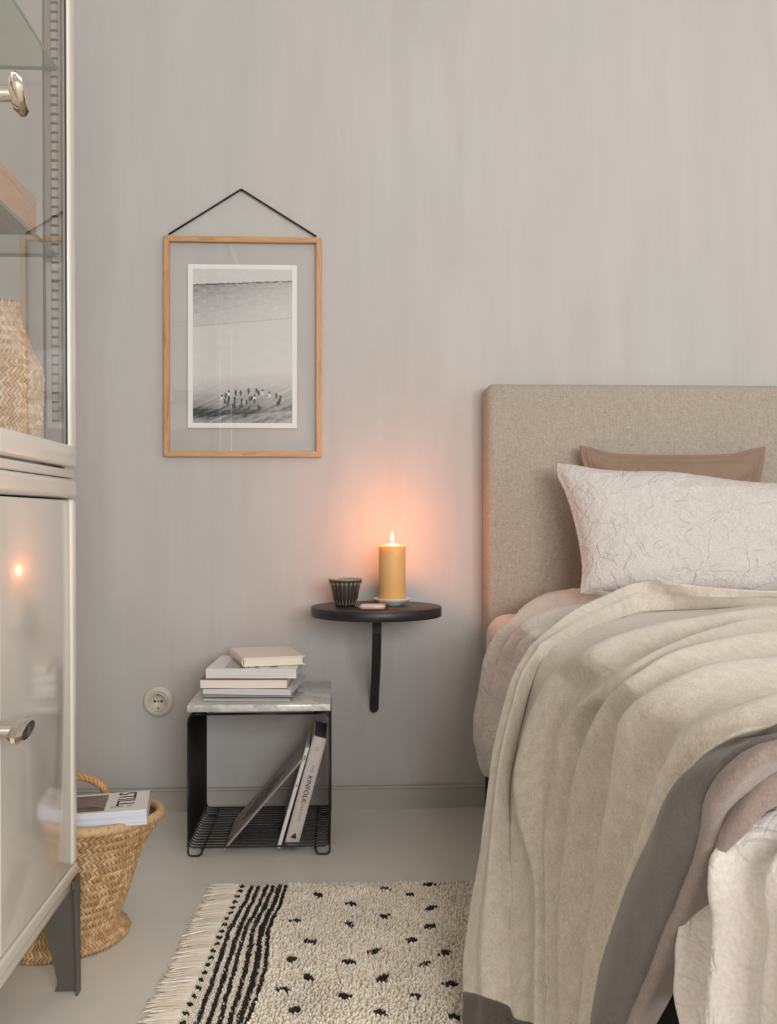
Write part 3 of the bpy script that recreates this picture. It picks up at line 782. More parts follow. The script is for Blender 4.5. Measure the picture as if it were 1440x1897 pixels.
bk2, h2 = upright('slim_book', 'slim white-spined book leaning beside the thick mauve garden book', 512.5, 1569, 566, 1383, 2.525, 0.205, 0.0105, M_WHITECOV, M_PAGES, True, group=G2, ct=0.0015)
lettering('AM', 0.008, bk2, spineM(h2 * 0.90, 0.0055, -0.0064), M_INK)
bm = bmesh.new(); add_box(bm, (-0.0058, h2 * 0.62, 0.0055), (0.0003, 0.006, 0.003)); from_bm('emblem', bm, M_GREYINK, bk2)
bm = bmesh.new(); add_box(bm, (0.1, h2 / 2, -0.0004), (0.2, h2 * 0.99, 0.0006)); from_bm('dark_jacket', bm, M_DARKCOV, bk2)
# thin photo book lying steeply against them
b = S(413, 1572, 2.515); t2 = S(559, 1404, 2.53)
up = Vector((t2.x - b.x, 0, t2.z - b.z)); hh3 = up.length; up.normalize()
ex = Vector((0.0, 1, 0)); ez = ex.cross(up)
bk3 = make_book('photo_book', 'thin grey photo book leaning across the cube at a low slant', (0.215, hh3, 0.0065), mat('grey_photo_cover', '#a39c93', 0.4), M_PAGESC, frame_M(b, ex, up, ez), True, 0.0012, 0.001, group=G2)
# mountain picture printed on its upper face (z=0 side)
def cover_paint(parent, x0, x1, y0, y1, zz, fn, nu=60, nv=60, name='cover_picture'):
    V = []; C = []; F = []
    for j in range(nv + 1):
        for i in range(nu + 1):
            V.append((x0 + (x1 - x0) * i / nu, y0 + (y1 - y0) * j / nv, zz)); C.append(fn(i / nu, j / nv))
    for j in range(nv):
        for i in range(nu):
            a_ = j * (nu + 1) + i; F.append((a_, a_ + 1, a_ + nu + 2, a_ + nu + 1))
    return mesh(name, V, F, M_TINT, parent, cols=C)
def mount(u, v):
    g = 0.33
    ridge = 0.62 + 0.15 * noise.noise((v * 4, 0, 3)) + 0.06 * noise.noise((v * 14, 1, 3))
    k = 1 - abs(u - 0.42) * 2
    if 0.1 < v < 0.9 and abs(u - 0.40) < 0.34 * math.sin(math.pi * (v - 0.1) / 0.8) + 0.06 * noise.noise((v * 20, 2, 1)):
        s = noise.noise((u * 16 + v * 5, v * 20, 5)); g = 0.05 if s < 0.12 else 0.26
    return (g, g * 0.94, g * 0.88)
cover_paint(bk3, 0.002, 0.213, 0.03, hh3 * 0.86, -0.0002, mount, 70, 80)
bm = bmesh.new(); add_box(bm, (0.004, hh3 * 0.06, -0.0004), (0.0035, hh3 * 0.10, 0.0006)); from_bm('title_strip', bm, M_INK, bk3)

# ------------------------------------------------------------------ cabinet
CX = -0.454; CY1 = -1.103; CY0 = -1.90; CBX = -0.93
def make_cabinet():
    t = thing('display_cabinet', 'tall cream enamel display cabinet with glass upper door, nearest the left edge', 'cabinet', (CX, CY1, 0), rot=(0, math.radians(-0.24), 0))
    def B(name, x0, x1, y0, y1, z0, z1, m=M_CAB, bev=0.004, parent=t, seg=3):
        return box(name, (x0 - CX, y0 - CY1, z0), (x1 - CX, y1 - CY1, z1), m, parent, bev, seg)
    T = 2.02
    # carcass of the lower unit
    B('lower_back', CBX, CBX + 0.012, CY0, CY1, 0.187, 0.91)
    B('lower_side', CBX, CX - 0.006, CY1 - 0.016, CY1, 0.187, 0.909, bev=0.002)
    B('lower_side', CBX, CX - 0.006, CY0, CY0 + 0.016, 0.187, 0.909, bev=0.002)
    B('lower_top', CBX, CX + 0.0015, CY0, CY1, 0.894, 0.909, bev=0.003)
    B('lower_bottom', CBX, CX - 0.004, CY0, CY1, 0.187, 0.205, bev=0.002)
    # rounded front rails and stiles of the lower unit
    B('face_rail', CX - 0.03, CX + 0.005, CY0, CY1, 0.859, 0.8935, bev=0.009, seg=4)
    B('face_rail', CX - 0.03, CX + 0.005, CY0, CY1, 0.205, 0.228, bev=0.007, seg=4)
    B('base_rail', CX - 0.03, CX - 0.001, CY0, CY1, 0.187, 0.2045, bev=0.003, seg=3)
    for (a_, b_) in ((CY1 - 0.030, CY1), (CY0, CY0 + 0.030)):
        B('face_stile', CX - 0.03, CX + 0.004, a_, b_, 0.2285, 0.8585, bev=0.008, seg=4)
    B('divider', CBX + 0.02, CX - 0.02, -1.512, -1.502, 0.21, 0.89, bev=0.001)
    for (a_, b_) in ((-1.502, CY1 - 0.0325), (CY0 + 0.0325, -1.506)):
        d = B('door', CX - 0.020, CX + 0.0005, a_, b_, 0.2305, 0.8565, M_CABDOOR, bev=0.0022)
    # upper unit: posts, rails, glass
    for y in (CY1, CY0 + 0.028):
        for x in (CX - 0.045, CBX + 0.03):
            B('corner_post', x - 0.03 if x < CX - 0.2 else x - 0.0, x if x < CX - 0.2 else x + 0.03, y - 0.028, y, 0.912, T, M_CABIN, bev=0.002)
    B('upper_bottom', CBX, CX - 0.028, CY0, CY1, 0.9105, 0.948, bev=0.002)
    B('upper_top', CBX, CX - 0.008, CY0, CY1, T, T + 0.03, bev=0.003)
    B('side_pane', CBX + 0.03, CX - 0.040, CY1 - 0.016, CY1 - 0.012, 0.949, T, M_CABGLASS, bev=0)
    B('side_pane', CBX + 0.03, CX - 0.040, CY0 + 0.012, CY0 + 0.016, 0.949, T, M_CABGLASS, bev=0)
    B('back_panel', CBX, CBX + 0.008, CY0 + 0.029, CY1 - 0.029, 0.949, T, M_CAB, bev=0)
    # slotted shelf supports standing inside the posts
    for yy in (CY1 - 0.0435, CY0 + 0.0365):
        bm = bmesh.new()
        add_box(bm, (-0.024, yy - CY1 + 0.0055, (0.95 + T) / 2), (0.026, 0.003, T - 0.95))
        rl = from_bm('support_rail', bm, M_CABIN, t)
    M_SLOT = mat('slot_dark', '#3b3733', 0.6)
    M_RUNG = mat('rung_metal', '#b1a99e', 0.35, 0.3)
    V = []; zz = 0.99
    parts = []; parts2 = []
    while zz < T - 0.03:
        def bb8(x0, x1, y0, y1, z0, z1):
            return ([(x0, y0, z0), (x1, y0, z0), (x1, y1, z0), (x0, y1, z0), (x0, y0, z1), (x1, y0, z1), (x1, y1, z1), (x0, y1, z1)],
                    [(0, 3, 2, 1), (4, 5, 6, 7), (0, 1, 5, 4), (1, 2, 6, 5), (2, 3, 7, 6), (3, 0, 4, 7)])
        parts.append(bb8(-0.027, -0.014, -0.0408, -0.0395, zz, zz + 0.0032))
        parts2.append(bb8(-0.025, -0.017, -0.0425, -0.0395, zz + 0.0036, zz + 0.0145))
        zz += 0.0158
    mesh('slot', *join(parts), M_SLOT, t); mesh('rung', *join(parts2), M_RUNG, t)
    # doors of the upper unit (far one in view), rounded frames round a clear pane
    for (a_, b_, nm) in ((-1.513, CY1 + 0.0, 'far'), (CY0, -1.521, 'near')):
        bm = bmesh.new(); fx0, fx1 = CX - 0.0095, CX + 0.0045
        def bar(y0, y1, z0, z1, bev=0.006):
            add_box(bm, ((fx0 + fx1) / 2 - CX, (y0 + y1) / 2 - CY1, (z0 + z1) / 2), (fx1 - fx0, y1 - y0, z1 - z0), bev, 4)
        sw = 0.075 if nm == 'far' else 0.045
        bar(a_, b_, 0.9125, 0.951, 0.0065); bar(a_, b_, T - 0.03, T)
        bar(b_ - 0.038 if nm == 'far' else b_ - 0.045, b_, 0.945, T - 0.025); bar(a_, a_ + 0.004, 0.945, T - 0.025, 0.0015)
        dr = from_bm('door', bm, M_CAB, t, smooth=True)
        y1_ = (b_ - 0.038 if nm == 'far' else b_ - 0.045)
        box('glass_pane', (fx0 - CX + 0.003, a_ + 0.004 - CY1, 0.951), (fx0 - CX + 0.007, y1_ - CY1, T - 0.03), M_CABGLASS, dr)
        box('pane_gasket', (fx0 - CX + 0.0022, y1_ - 0.0015 - CY1, 0.951), (fx0 - CX + 0.0085, y1_ + 0.0005 - CY1, T - 0.03), M_SLOT, dr)
    # glass shelves
    for zs in (1.268, 1.585):
        s = box('shelf', (CBX + 0.012 - CX, CY0 + 0.045 - CY1, zs), (-0.0155, -0.048, zs + 0.006), M_SHELFGLASS, t)
        box('ground_edge', (-0.0153, CY0 + 0.045 - CY1, zs), (-0.0143, -0.048, zs + 0.006), M_GLASSEDGE, s)
        box('ground_edge', (CBX + 0.012 - CX, -0.0478, zs), (-0.0155, -0.0468, zs + 0.006), M_GLASSEDGE, s)
    # handles: round stem and faceted oval knob
    def handle(zc, ang, A=0.031, near_y=-1.532):
        n = 12; Bb, th = 0.0125, 0.0095
        ringsx = [(-th, 0.72), (-th * 0.25, 1.0), (th * 0.35, 1.0), (th, 0.74)]
        Vv = []; Ff = []
        for (xx, s) in ringsx:
            for k in range(n):
                a2 = 2 * math.pi * (k + 0.5) / n
                yy, z2 = A * s * math.cos(a2), Bb * s * math.sin(a2)
                Vv.append((xx, yy * math.cos(ang) - z2 * math.sin(ang), yy * math.sin(ang) + z2 * math.cos(ang)))
        for i in range(3):
            for k in range(n): Ff.append((i * n + k, i * n + (k + 1) % n, (i + 1) * n + (k + 1) % n, (i + 1) * n + k))
        Ff.append(tuple(range(n))[::-1]); Ff.append(tuple(3 * n + k for k in range(n)))
        st_, sf = tube_data([(-0.030, 0, 0), (-0.006, 0, 0)], 0.0105, 20)
        bs, bf = tube_data([(-0.036, 0, 0), (-0.030, 0, 0)], [0.0165, 0.013], 24)
        V_, F_ = join([(Vv, Ff), (st_, sf), (bs, bf)])
        o = mesh('handle', V_, F_, M_CHROME, t); o.location = (0.0375, near_y - CY1, zc); o['label'] = 'polished metal handle'
        auto(o)
    handle(0.545, math.radians(8), 0.041); handle(1.389, math.radians(-44))
    # bent sheet legs
    for (y, sy) in ((CY1, 1), (CY0, -1)):
        for (x, sx) in ((CX + 0.006, 1), (CBX, -1)):
            th = 0.004; V = []; F = []
            hw_t, hw_b = 0.040, 0.012
            o1 = []; 
            def P(a_, b_, z_): return (x - CX - sx * a_, y + 0.006 * sy - CY1 - sy * b_, z_)
            # flange facing the room
            levels = [(0.205, 0.042), (0.190, 0.040), (0.183, 0.030), (0.12, 0.023), (0.02, 0.016), (0.006, 0.018), (0.0, 0.022)]
            for (z_, wd) in levels:
                V += [P(0, 0, z_), P(0, wd, z_), P(th, wd, z_), P(th, 0, z_)]
            for i in range(len(levels) - 1):
                for q in range(4): F.append((i * 4 + q, i * 4 + (q + 1) % 4, i * 4 + 4 + (q + 1) % 4, i * 4 + 4 + q))
            F.append((0, 1, 2, 3)); L = (len(levels) - 1) * 4; F.append((L + 3, L + 2, L + 1, L))
            off = len(V)
            levels2 = [(0.1865, 0.075), (0.12, 0.062), (0.02, 0.040), (0.012, 0.040), (0.0, 0.044)]
            for (z_, wd) in levels2:
                V += [P(0.0, 0, z_), P(wd, 0, z_), P(wd, th, z_), P(0.0, th, z_)]
            for i in range(len(levels2) - 1):
                for q in range(4): F.append((off + i * 4 + q, off + i * 4 + (q + 1) % 4, off + i * 4 + 4 + (q + 1) % 4, off + i * 4 + 4 + q))
            F.append(tuple(off + q for q in range(4))); L = off + (len(levels2) - 1) * 4; F.append((L + 3, L + 2, L + 1, L))
            o = mesh('leg', V, F, M_LEG, t)
            b2 = bmesh.new(); b2.from_mesh(o.data); bmesh.ops.recalc_face_normals(b2, faces=b2.faces); b2.to_mesh(o.data); b2.free()
make_cabinet()
# wooden box on the upper glass shelf
o = box('wooden_box', (-0.655, -1.60, 1.2745), (-0.477, -1.262, 1.333), M_BOXW, None, 0.0015)
tag(o, 'pale orange wooden box on the glass shelf inside the cabinet', 'box')

# ------------------------------------------------------------------ plaited palm-leaf baskets
def weave_rows(surf, s_edges, n_around, hgt, palette, rnd, gap=0.06):
    """herringbone plait: one pillowed leaf segment per stitch, slant alternating row by row"""
    V = []; F = []; C = []
    pal = [np.array(lin(c)[:3]) for c in palette]
    def pt(th, s, off):
        p = surf(th, s); e = 1e-3
        a = surf(th + e, s); b = surf(th, min(s + e, 1.0)); c = surf(th, max(s - e, 0.0))
        n = (a - p).cross(b - c)
        if n.length < 1e-12: n = Vector((math.cos(th), math.sin(th), 0))
        n.normalize()
        return p + n * off
    pit = 2 * math.pi / n_around
    for i in range(len(s_edges) - 1):
        s0, s1 = s_edges[i], s_edges[i + 1]; sl = 0.72 * pit * (1 if i % 2 else -1)
        jit = rnd.random() * pit * 0.15
        for k in range(n_around):
            th = k * pit + (pit * 0.45 if i % 2 else 0) + jit
            base = pal[int(rnd.random() * len(pal))] * rnd.uniform(0.85, 1.12)
            o = len(V); g = gap
            tilt = rnd.uniform(-0.06, 0.06) * pit; hh = hgt * rnd.uniform(0.75, 1.2)
            for v_ in range(4):
                fv = v_ / 3; s = s0 + (s1 - s0) * (-0.10 + 1.20 * fv); s = min(max(s, 0), 1)
                for u_ in range(4):
                    fu = u_ / 3; t_ = th + (g + (1 - 2 * g) * fu) * pit + sl * (fv - 0.5) + tilt * (fv - 0.5)
                    hb = (1 - (2 * fu - 1) ** 4) ; vb = (0.25, 1.0, 1.0, 0.25)[v_]
                    off = -0.0012 + hh * (0.2 + 0.8 * hb) * (0.25 + 0.75 * vb)
                    if u_ in (0, 3): off = -0.0016
                    V.append(pt(t_, s, off)); C.append(base * (0.96 if v_ in (0, 3) else 1.0))
            for v_ in range(3):
                for u_ in range(3):
                    a = o + v_ * 4 + u_; F.append((a, a + 1, a + 5, a + 4))
    return V, F, C
def skin(surf, n=72, m_=24, off=-0.002):
    V = []; F = []
    for j in range(m_ + 1):
        for i in range(n):
            th = 2 * math.pi * i / n; p = surf(th, j / m_); q = Vector((p.x, p.y, 0)); c = surf(0, j / m_)
            V.append(Vector((p.x * (1 + off * 8), p.y * (1 + off * 8), p.z)))
    for j in range(m_):
        for i in range(n): F.append((j * n + i, j * n + (i + 1) % n, (j + 1) * n + (i + 1) % n, (j + 1) * n + i))
    F.append(tuple(range(n))[::-1])
    return V, F
PAL = ['#c09a70', '#cba87e', '#b58e63', '#d2b38a', '#ae8859', '#bf9a69']
PALP = ['#e0c2a3', '#e9cfb4', '#d8b594', '#eed9c2', '#d5b18c', '#e2c6a8']
M_BIN = mat('basket_lining', '#8a6d4b', 0.9)
def make_floor_basket():
    c = S(120, 955, 2.035)
    cx, cy = -0.552, CAM.y + 2.055
    t = thing('straw_basket', 'woven palm-leaf basket on the floor behind the cabinet leg, filled with magazines', 'basket', (cx, cy, 0))
    prof = [(0.0, 0.128), (0.03, 0.136), (0.055, 0.137), (0.095, 0.131), (0.13, 0.118), (0.17, 0.1175), (0.25, 0.124), (0.38, 0.138), (0.52, 0.150), (0.66, 0.161), (0.80, 0.178), (0.92, 0.197), (1.0, 0.208)]
    ps = np.array([a for a, _ in prof]); pr_ = np.array([b for _, b in prof])
    def surf(th, s):
        s = min(max(s, 0), 1)
        r = float(np.interp(s, ps, pr_))
        z = 0.236 * s
        k = s ** 1.5
        rx = r; ry = r * (1 - 0.26 * k)
        r2 = 1 + 0.025 * math.sin(3 * th + 1.0 + 4 * s) * (0.3 + s) + 0.010 * math.sin(7 * th + 9 * s)
        if z < 0.035 and False: pass
        zz = z + k * 0.018 * (-math.sin(th)) + 0.006 * k * math.sin(2 * th + 0.6)
        return Vector((rx * r2 * math.cos(th), ry * r2 * math.sin(th), max(zz, 0.0015)))
    rnd = random.Random(5)
    rows = list(np.linspace(0.0, 0.965, 31))
    V, F, C = weave_rows(surf, rows, 108, 0.0032, PAL, rnd)
    o = mesh('plaited_wall', V, F, M_WEAVE, t, smooth=True, cols=C); o['kind'] = 'stuff'
    V, F = skin(surf, 80, 30, -0.003); mesh('lining', V, F, M_BIN, t, smooth=True)
    # rolled rim bound with wide strips
    V = []; F = []; C = []; n = 260; k_ = 12
    for i in range(n):
        th = 2 * math.pi * i / n; p = surf(th, 0.985); q = surf(th, 0.9); out = Vector((math.cos(th), math.sin(th), 0))
        ph = th * 74
        for k in range(k_):
            a = 2 * math.pi * k / k_
            w_ = (ph + a * 0.9) % (2 * math.pi) / (2 * math.pi); r = 0.0092 * (0.86 + 0.20 * math.sin(math.pi * w_) ** 0.5)
            V.append(p + out * (r * math.cos(a)) + Vector((0, 0, r * 1.05 * math.sin(a) + 0.004)))
            C.append(np.array(lin('#c8a57b')[:3]) * (0.62 + 0.42 * min(1, 3 * math.sin(math.pi * w_))))
    for i in range(n):
        for k in range(k_): F.append((i * k_ + k, i * k_ + (k + 1) % k_, ((i + 1) % n) * k_ + (k + 1) % k_, ((i + 1) % n) * k_ + k))
    mesh('bound_rim', V, F, M_WEAVE, t, smooth=True, cols=C)
    # two braided handles
    for (sgn, hx, hz) in ((1, -0.012, 0.052), (-1, -0.08, -0.02)):
        path = []
        for i in range(71):
            a = math.pi * i / 70; path.append(Vector((hx + 0.075 * math.cos(a), sgn * (0.150 if sgn > 0 else 0.163) + 0.01 * sgn * math.sin(a), 0.222 + (hz if sgn > 0 else 0.03) * math.sin(a) ** 0.8)))
        P = []
        for s in range(3):
            pp = []
            for i, p in enumerate(path):
                tn = (path[min(i + 1, 70)] - path[max(i - 1, 0)]).normalized(); n1 = Vector((0, 1, 0)); n2 = tn.cross(n1).normalized()
                ph = i * 0.62 + s * 2.094; pp.append(p + (n1 * math.cos(ph) + n2 * math.sin(ph)) * 0.0042)
            P.append(tube_data(pp, 0.0044, 8))
        V, F = join(P); C = [np.array(lin('#d2a268')[:3]) * rnd.uniform(0.8, 1.1) for _ in V]
        mesh('handle', V, F, M_WEAVE, t, smooth=True, cols=C)
    return cx, cy
bcx, bcy = make_floor_basket()
# magazines in the basket
G3 = 'magazines in the straw basket'
fr_ = S(274, 1523, 1.925); fl_ = S(138, 1532, 1.925)
ft = S(272, 1499, 1.93); bt = S(268, 1464.5, 2.085)
th3 = 0.028
ex = Vector((0.985, -0.03, 0.0)); ex = (S(272, 1497, 1.93) - S(138, 1507.5, 1.905)).normalized()
ey = (bt - ft); ey = (ey - ex * ey.dot(ex)).normalized(); ez = ex.cross(ey).normalized()
wd = 0.29; org = ft - ex * wd - ez * th3
bkA = make_book('magazine', 'thick white magazine with a brown cover photograph, topmost in the straw basket', (wd, (bt - ft).length, th3), M_WHITECOV, M_PAGESB, frame_M(org, ex, ey, ez), False, group=G3, cat='magazine')
dep_ = (bt - ft).length
def cover3(u, v):
    b = 0.16 + 0.05 * noise.noise((u * 5, v * 5, 0))
    g = np.array([b * 1.25, b * 0.86, b * 0.72])
    if v < 0.30 and abs(v - 0.2 - 0.03 * u) < 0.05: g = np.array([0.07, 0.045, 0.04])
    if u > 0.72:
        k = abs(v - 0.5 - (u - 0.72) * 1.4)
        if k < 0.05 or abs(v - 0.42 + (u - .72) * 0.8) < 0.04: g = np.array([0.30, 0.22, 0.17])
        elif v < 0.5 - (u - 0.72): g = g * 0.6
    if abs(u - 0.25 - v * 0.12) < 0.02: g = np.array([0.40, 0.29, 0.24])
    return g
cover_paint(bkA, wd - 0.29 + 0.10, wd - 0.079, dep_ * 0.08, dep_ * 0.90, th3 + 0.0004, cover3, 70, 40, 'cover_picture')
Mt = frame_M((wd - 0.044, dep_ * 0.60, th3 + 0.0006), (0, -1, 0), (1, 0, 0), (0, 0, 1))
lettering('STILL', 0.050, bkA, Mt, M_INK, 1.0)
for (q, l_) in ((0.20, 0.006), (0.24, 0.005)):
    for xx in (0.030, 0.046, 0.060):
        bm = bmesh.new(); add_box(bm, (wd - xx - 0.004, dep_ * q, th3 + 0.0006), (0.010, 0.0016, 0.0003)); from_bm('small_print', bm, M_GREYINK, bkA)
a = Vector((org.x, org.y, 0))
e2 = Matrix.Rotation(0.07, 3, 'Z') @ ex; 
org2 = org - ez * 0.0135 + Vector((0.0, -0.004, 0.0))
bkB = make_book('magazine', 'burgundy-covered magazine directly under the thick white one in the basket', (0.225, dep_ * 0.96, 0.011), M_BURG, M_PAGESB, frame_M(org2, ex, ey, ez), False, group=G3, cat='magazine')
lettering('Letter', 0.010, bkB, frame_M((0.197, -0.0006, 0.0055), (1, 0, 0), (0, 0, 1), (0, -1, 0)), M_PAPER)
mesh('edge_band', [(0, -0.0004, 0.0), (0.224, -0.0004, 0.0), (0.224, -0.0004, 0.011), (0, -0.0004, 0.011)], [(0, 1, 2, 3)], M_BURG, bkB)
org3 = org - ez * 0.026 + Vector((0.020, 0.034, 0.0))
bkC = make_book('magazine', 'dark green magazine lowest in the straw basket', (0.225, dep_ * 0.95, 0.011), M_GREEN, M_PAGES, frame_M(org3, ex, ey, ez), False, group=G3, cat='magazine')
mesh('edge_band', [(0, -0.0004, 0.0), (0.224, -0.0004, 0.0), (0.224, -0.0004, 0.011), (0, -0.0004, 0.011)], [(0, 1, 2, 3)], M_GREEN, bkC)

def make_cabinet_basket():
    t = thing('woven_bag', 'pale woven straw bag with narrow neck standing inside the glass cabinet', 'basket', (-0.610, -1.250, 0.9495))
    prof = [(0.0, 0.128), (0.1, 0.131), (0.25, 0.134), (0.45, 0.137), (0.52, 0.136), (0.56, 0.130), (0.70, 0.116), (0.85, 0.103), (0.95, 0.0975), (1.0, 0.098)]
    ps = np.array([a for a, _ in prof]); pr_ = np.array([b for _, b in prof])
    def surf(th, s):
        s = min(max(s, 0), 1); r = float(np.interp(s, ps, pr_)) * (1 + 0.012 * math.sin(5 * th + 6 * s))
        cth, sth = math.cos(th), math.sin(th); e = 0.88
        x = math.copysign(abs(cth) ** e, cth); y = math.copysign(abs(sth) ** e, sth)
        return Vector((r * x, 0.78 * r * y, 0.002 + 0.217 * s + 0.006 * s * math.sin(2 * th)))
    rnd = random.Random(9)
    V, F, C = weave_rows(surf, list(np.linspace(0, 1.0, 29)), 84, 0.0030, PALP, rnd)
    o = mesh('plaited_wall', V, F, M_WEAVE, t, smooth=True, cols=C); o['kind'] = 'stuff'
    V, F = skin(surf, 64, 20, -0.003); mesh('lining', V, F, mat('bag_lining', '#a98a67', 0.9), t, smooth=True)
    V = []; F = []; C = []
    # plaited lip
    for i in range(60):
        th = 2 * math.pi * i / 60; p = surf(th, 1.0); p2 = surf(th + 0.09, 1.0)
        v, f = tube_data([p + Vector((0, 0, -0.006)), p.lerp(p2, 0.5) + Vector((0, 0, 0.003)), p2 + Vector((0, 0, -0.005))], 0.0024, 5)
        o_ = len(V); V += v; F += [tuple(q + o_ for q in g) for g in f]; C += [np.array(lin(PALP[i % 6])[:3])] * len(v)
    mesh('plaited_lip', V, F, M_WEAVE, t, smooth=True, cols=C)
make_cabinet_basket()

# ------------------------------------------------------------------ rug
def make_rug():
    t = thing('wool_rug', 'cream shaggy wool rug with black stripes, dots and fringe, partly under the bed', 'rug', (0.3, -1.1, 0))
    o0 = t.location
    rnd = random.Random(2)
    yb = Zp(560, 1636, 0.012).y; yf = -1.80
    kn = [(447, 1643), (425, 1691), (408, 1728), (393, 1766), (368, 1825), (339, 1887)]
    kp = sorted([(Zp(x, y, 0.008).y, Zp(x, y, 0.008).x) for x, y in kn])
    def xl(y): return float(np.interp(y, [k[0] for k in kp], [k[1] for k in kp]))
    xr = 1.30
    # backing
    nx, ny = 60, 50; V = []; F = []
    for j in range(ny + 1):
        y = yf + (yb - yf) * j / ny
        for i in range(nx + 1):
            x0 = xl(y) - 0.012; x = x0 + (xr - x0) * i / nx
            V.append((x - o0.x, y - o0.y, 0.006 + 0.0015 * noise.noise((x * 14, y * 14, 0))))
    base = len(V)
    V += [(v[0], v[1], 0.0008) for v in V]
    W_ = nx + 1
    for j in range(ny):
        for i in range(nx): a = j * W_ + i; F.append((a, a + 1, a + W_ + 1, a + W_)); F.append((base + a + W_, base + a + W_ + 1, base + a + 1, base + a))
    for i in range(nx): F.append((i, base + i, base + i + 1, i + 1)); a = ny * W_ + i; F.append((a, a + 1, base + a + 1, base + a))
    for j in range(ny): a = j * W_; F.append((a, a + W_, base + a + W_, base + a)); a = j * W_ + nx; F.append((a, base + a, base + a + W_, a + W_))
    mesh('backing', V, F, mat('rug_backing', '#c9bba6', 0.95), t, smooth=False)
    C1 = [np.array(lin(c)[:3]) for c in ('#e6dccb', '#ece3d4', '#e0d5c2', '#f0e9dc')]
    CB = [np.array(lin(c)[:3]) for c in ('#1c1b1c', '#262424', '#2d2a29')]
    def tuft(V, F, C, x, y, z, h, r, lean, col):
        o = len(V); a0 = rnd.random() * 6.28
        for k in range(4):
            a = a0 + k * 1.5708; V.append((x + r * math.cos(a) - o0.x, y + r * math.sin(a) - o0.y, z)); C.append(col * 0.95)
        lx, ly = lean
        for k in range(4):
            a = a0 + k * 1.5708; V.append((x + lx * 0.6 + 0.75 * r * math.cos(a) - o0.x, y + ly * 0.6 + 0.75 * r * math.sin(a) - o0.y, z + h * 0.7)); C.append(col)
        V.append((x + lx - o0.x, y + ly - o0.y, z + h)); C.append(col * 1.05)
        for k in range(4):
            q = (k + 1) % 4; F.append((o + k, o + q, o + 4 + q, o + 4 + k)); F.append((o + 4 + k, o + 4 + q, o + 8))
    # stripe centre lines (image columns at rows 1638, 1669, 1716, 1800, 1897)
    rows_ = [1638, 1672, 1716, 1800, 1900]
    stripes = [([469, 454, 428, 400, 364], 0.0105), ([481, 467, 445, 418, 386], 0.0115), ([496, 482, 457, 433, 406], 0.0095), ([508, 494, 471, 455, 424], 0.012), ([520, 508, 486, 474, 441], 0.0145), ([531, 521, 499, 491, 456], 0.0105)]
    SP = []
    for cs, wd_ in stripes:
        pts = sorted([(Zp(c, r, 0.01).y, Zp(c, r, 0.01).x) for c, r in zip(cs, rows_)])
        y_ = [p[0] for p in pts]; x_ = [p[1] for p in pts]
        y_ = [yf] + y_; x_ = [x_[0] + 0.004] + x_
        SP.append((y_, x_, wd_))
    def sx(k, y): return float(np.interp(y, SP[k][0], SP[k][1])) + 0.0025 * noise.noise((y * 22, k * 5, 0))
    # flat woven end with the stripes: low, dense tufts
    V = []; F = []; C = []
    y = yf
    while y < yb:
        x = xl(y) - 0.008; xe = sx(5, y) + 0.006
        while x < xe:
            ins = any(abs(x - sx(k, y)) < SP[k][2] * 0.34 for k in range(6))
            if not ins: tuft(V, F, C, x + rnd.uniform(-.001, .001), y + rnd.uniform(-.001, .001), 0.0058, rnd.uniform(0.0022, 0.004), 0.0024, (rnd.uniform(-.002, .002), rnd.uniform(-.002, .002)), C1[rnd.randrange(4)])
            x += 0.0042
        y += 0.0042
    o = mesh('woven_end', V, F, M_RUG, t, cols=C); o['kind'] = 'stuff'
    for k in range(6):
        V = []; F = []; C = []; y = yf
        while y < yb:
            wd_ = 0.62 * SP[k][2] * (0.85 + 0.45 * noise.noise((y * 30, k * 3, 2))); x = sx(k, y) - wd_ / 2
            while x < sx(k, y) + wd_ / 2:
                if rnd.random() < 0.93: tuft(V, F, C, x + rnd.uniform(-.001, .001), y + rnd.uniform(-.001, .001), 0.006, rnd.uniform(0.003, 0.0055), 0.0022, (rnd.uniform(-.0025, .0025), rnd.uniform(-.002, .002)), CB[rnd.randrange(3)])
                x += 0.0034
            y += 0.0036
        mesh('black_stripe', V, F, M_RUG, t, cols=C)['label'] = 'black woven stripe'
    # shaggy pile
    dots = [(727, 130), (1012, 105), (1118, 130), (1195, 88), (868, 168), (1211, 185), (1012, 222), (637, 240), (862, 257), (1202, 262), (697, 328), (1129, 320), (971, 368), (1270, 375), (622, 403), (853, 413), (1180, 425), (685, 478), (1003, 482), (1299, 508), (583, 531), (843, 560), (1142, 558), (639, 615), (1001, 628), (1311, 648)]
    dp = [Zp(270 + .4375 * a, 1600 + .4375 * b, 0.014) for a, b in dots]
    V = []; F = []; C = []; y = yf
    while y < yb + 0.004:
        x = sx(5, min(y, yb)) + 0.007
        while x < 0.80:
            hh = 0.0085 + 0.0045 * noise.noise((x * 20, y * 20, 3)) + rnd.uniform(-.002, .002)
            lx = 0.004 * noise.noise((x * 12, y * 12, 8)) + rnd.uniform(-.0035, .0035); ly = 0.004 * noise.noise((x * 12, y * 12, 11)) + rnd.uniform(-.0035, .0035)
            col = C1[rnd.randrange(4)] * (1.0 + 0.12 * noise.noise((x * 9, y * 9, 1)))
            tuft(V, F, C, x + rnd.uniform(-.0022, .0022), y + rnd.uniform(-.0022, .0022), 0.0055, hh, rnd.uniform(0.0034, 0.0046), (lx, ly), col)
            x += 0.0062
        y += 0.0062
    o = mesh('shaggy_pile', V, F, M_RUG, t, cols=C); o['kind'] = 'stuff'
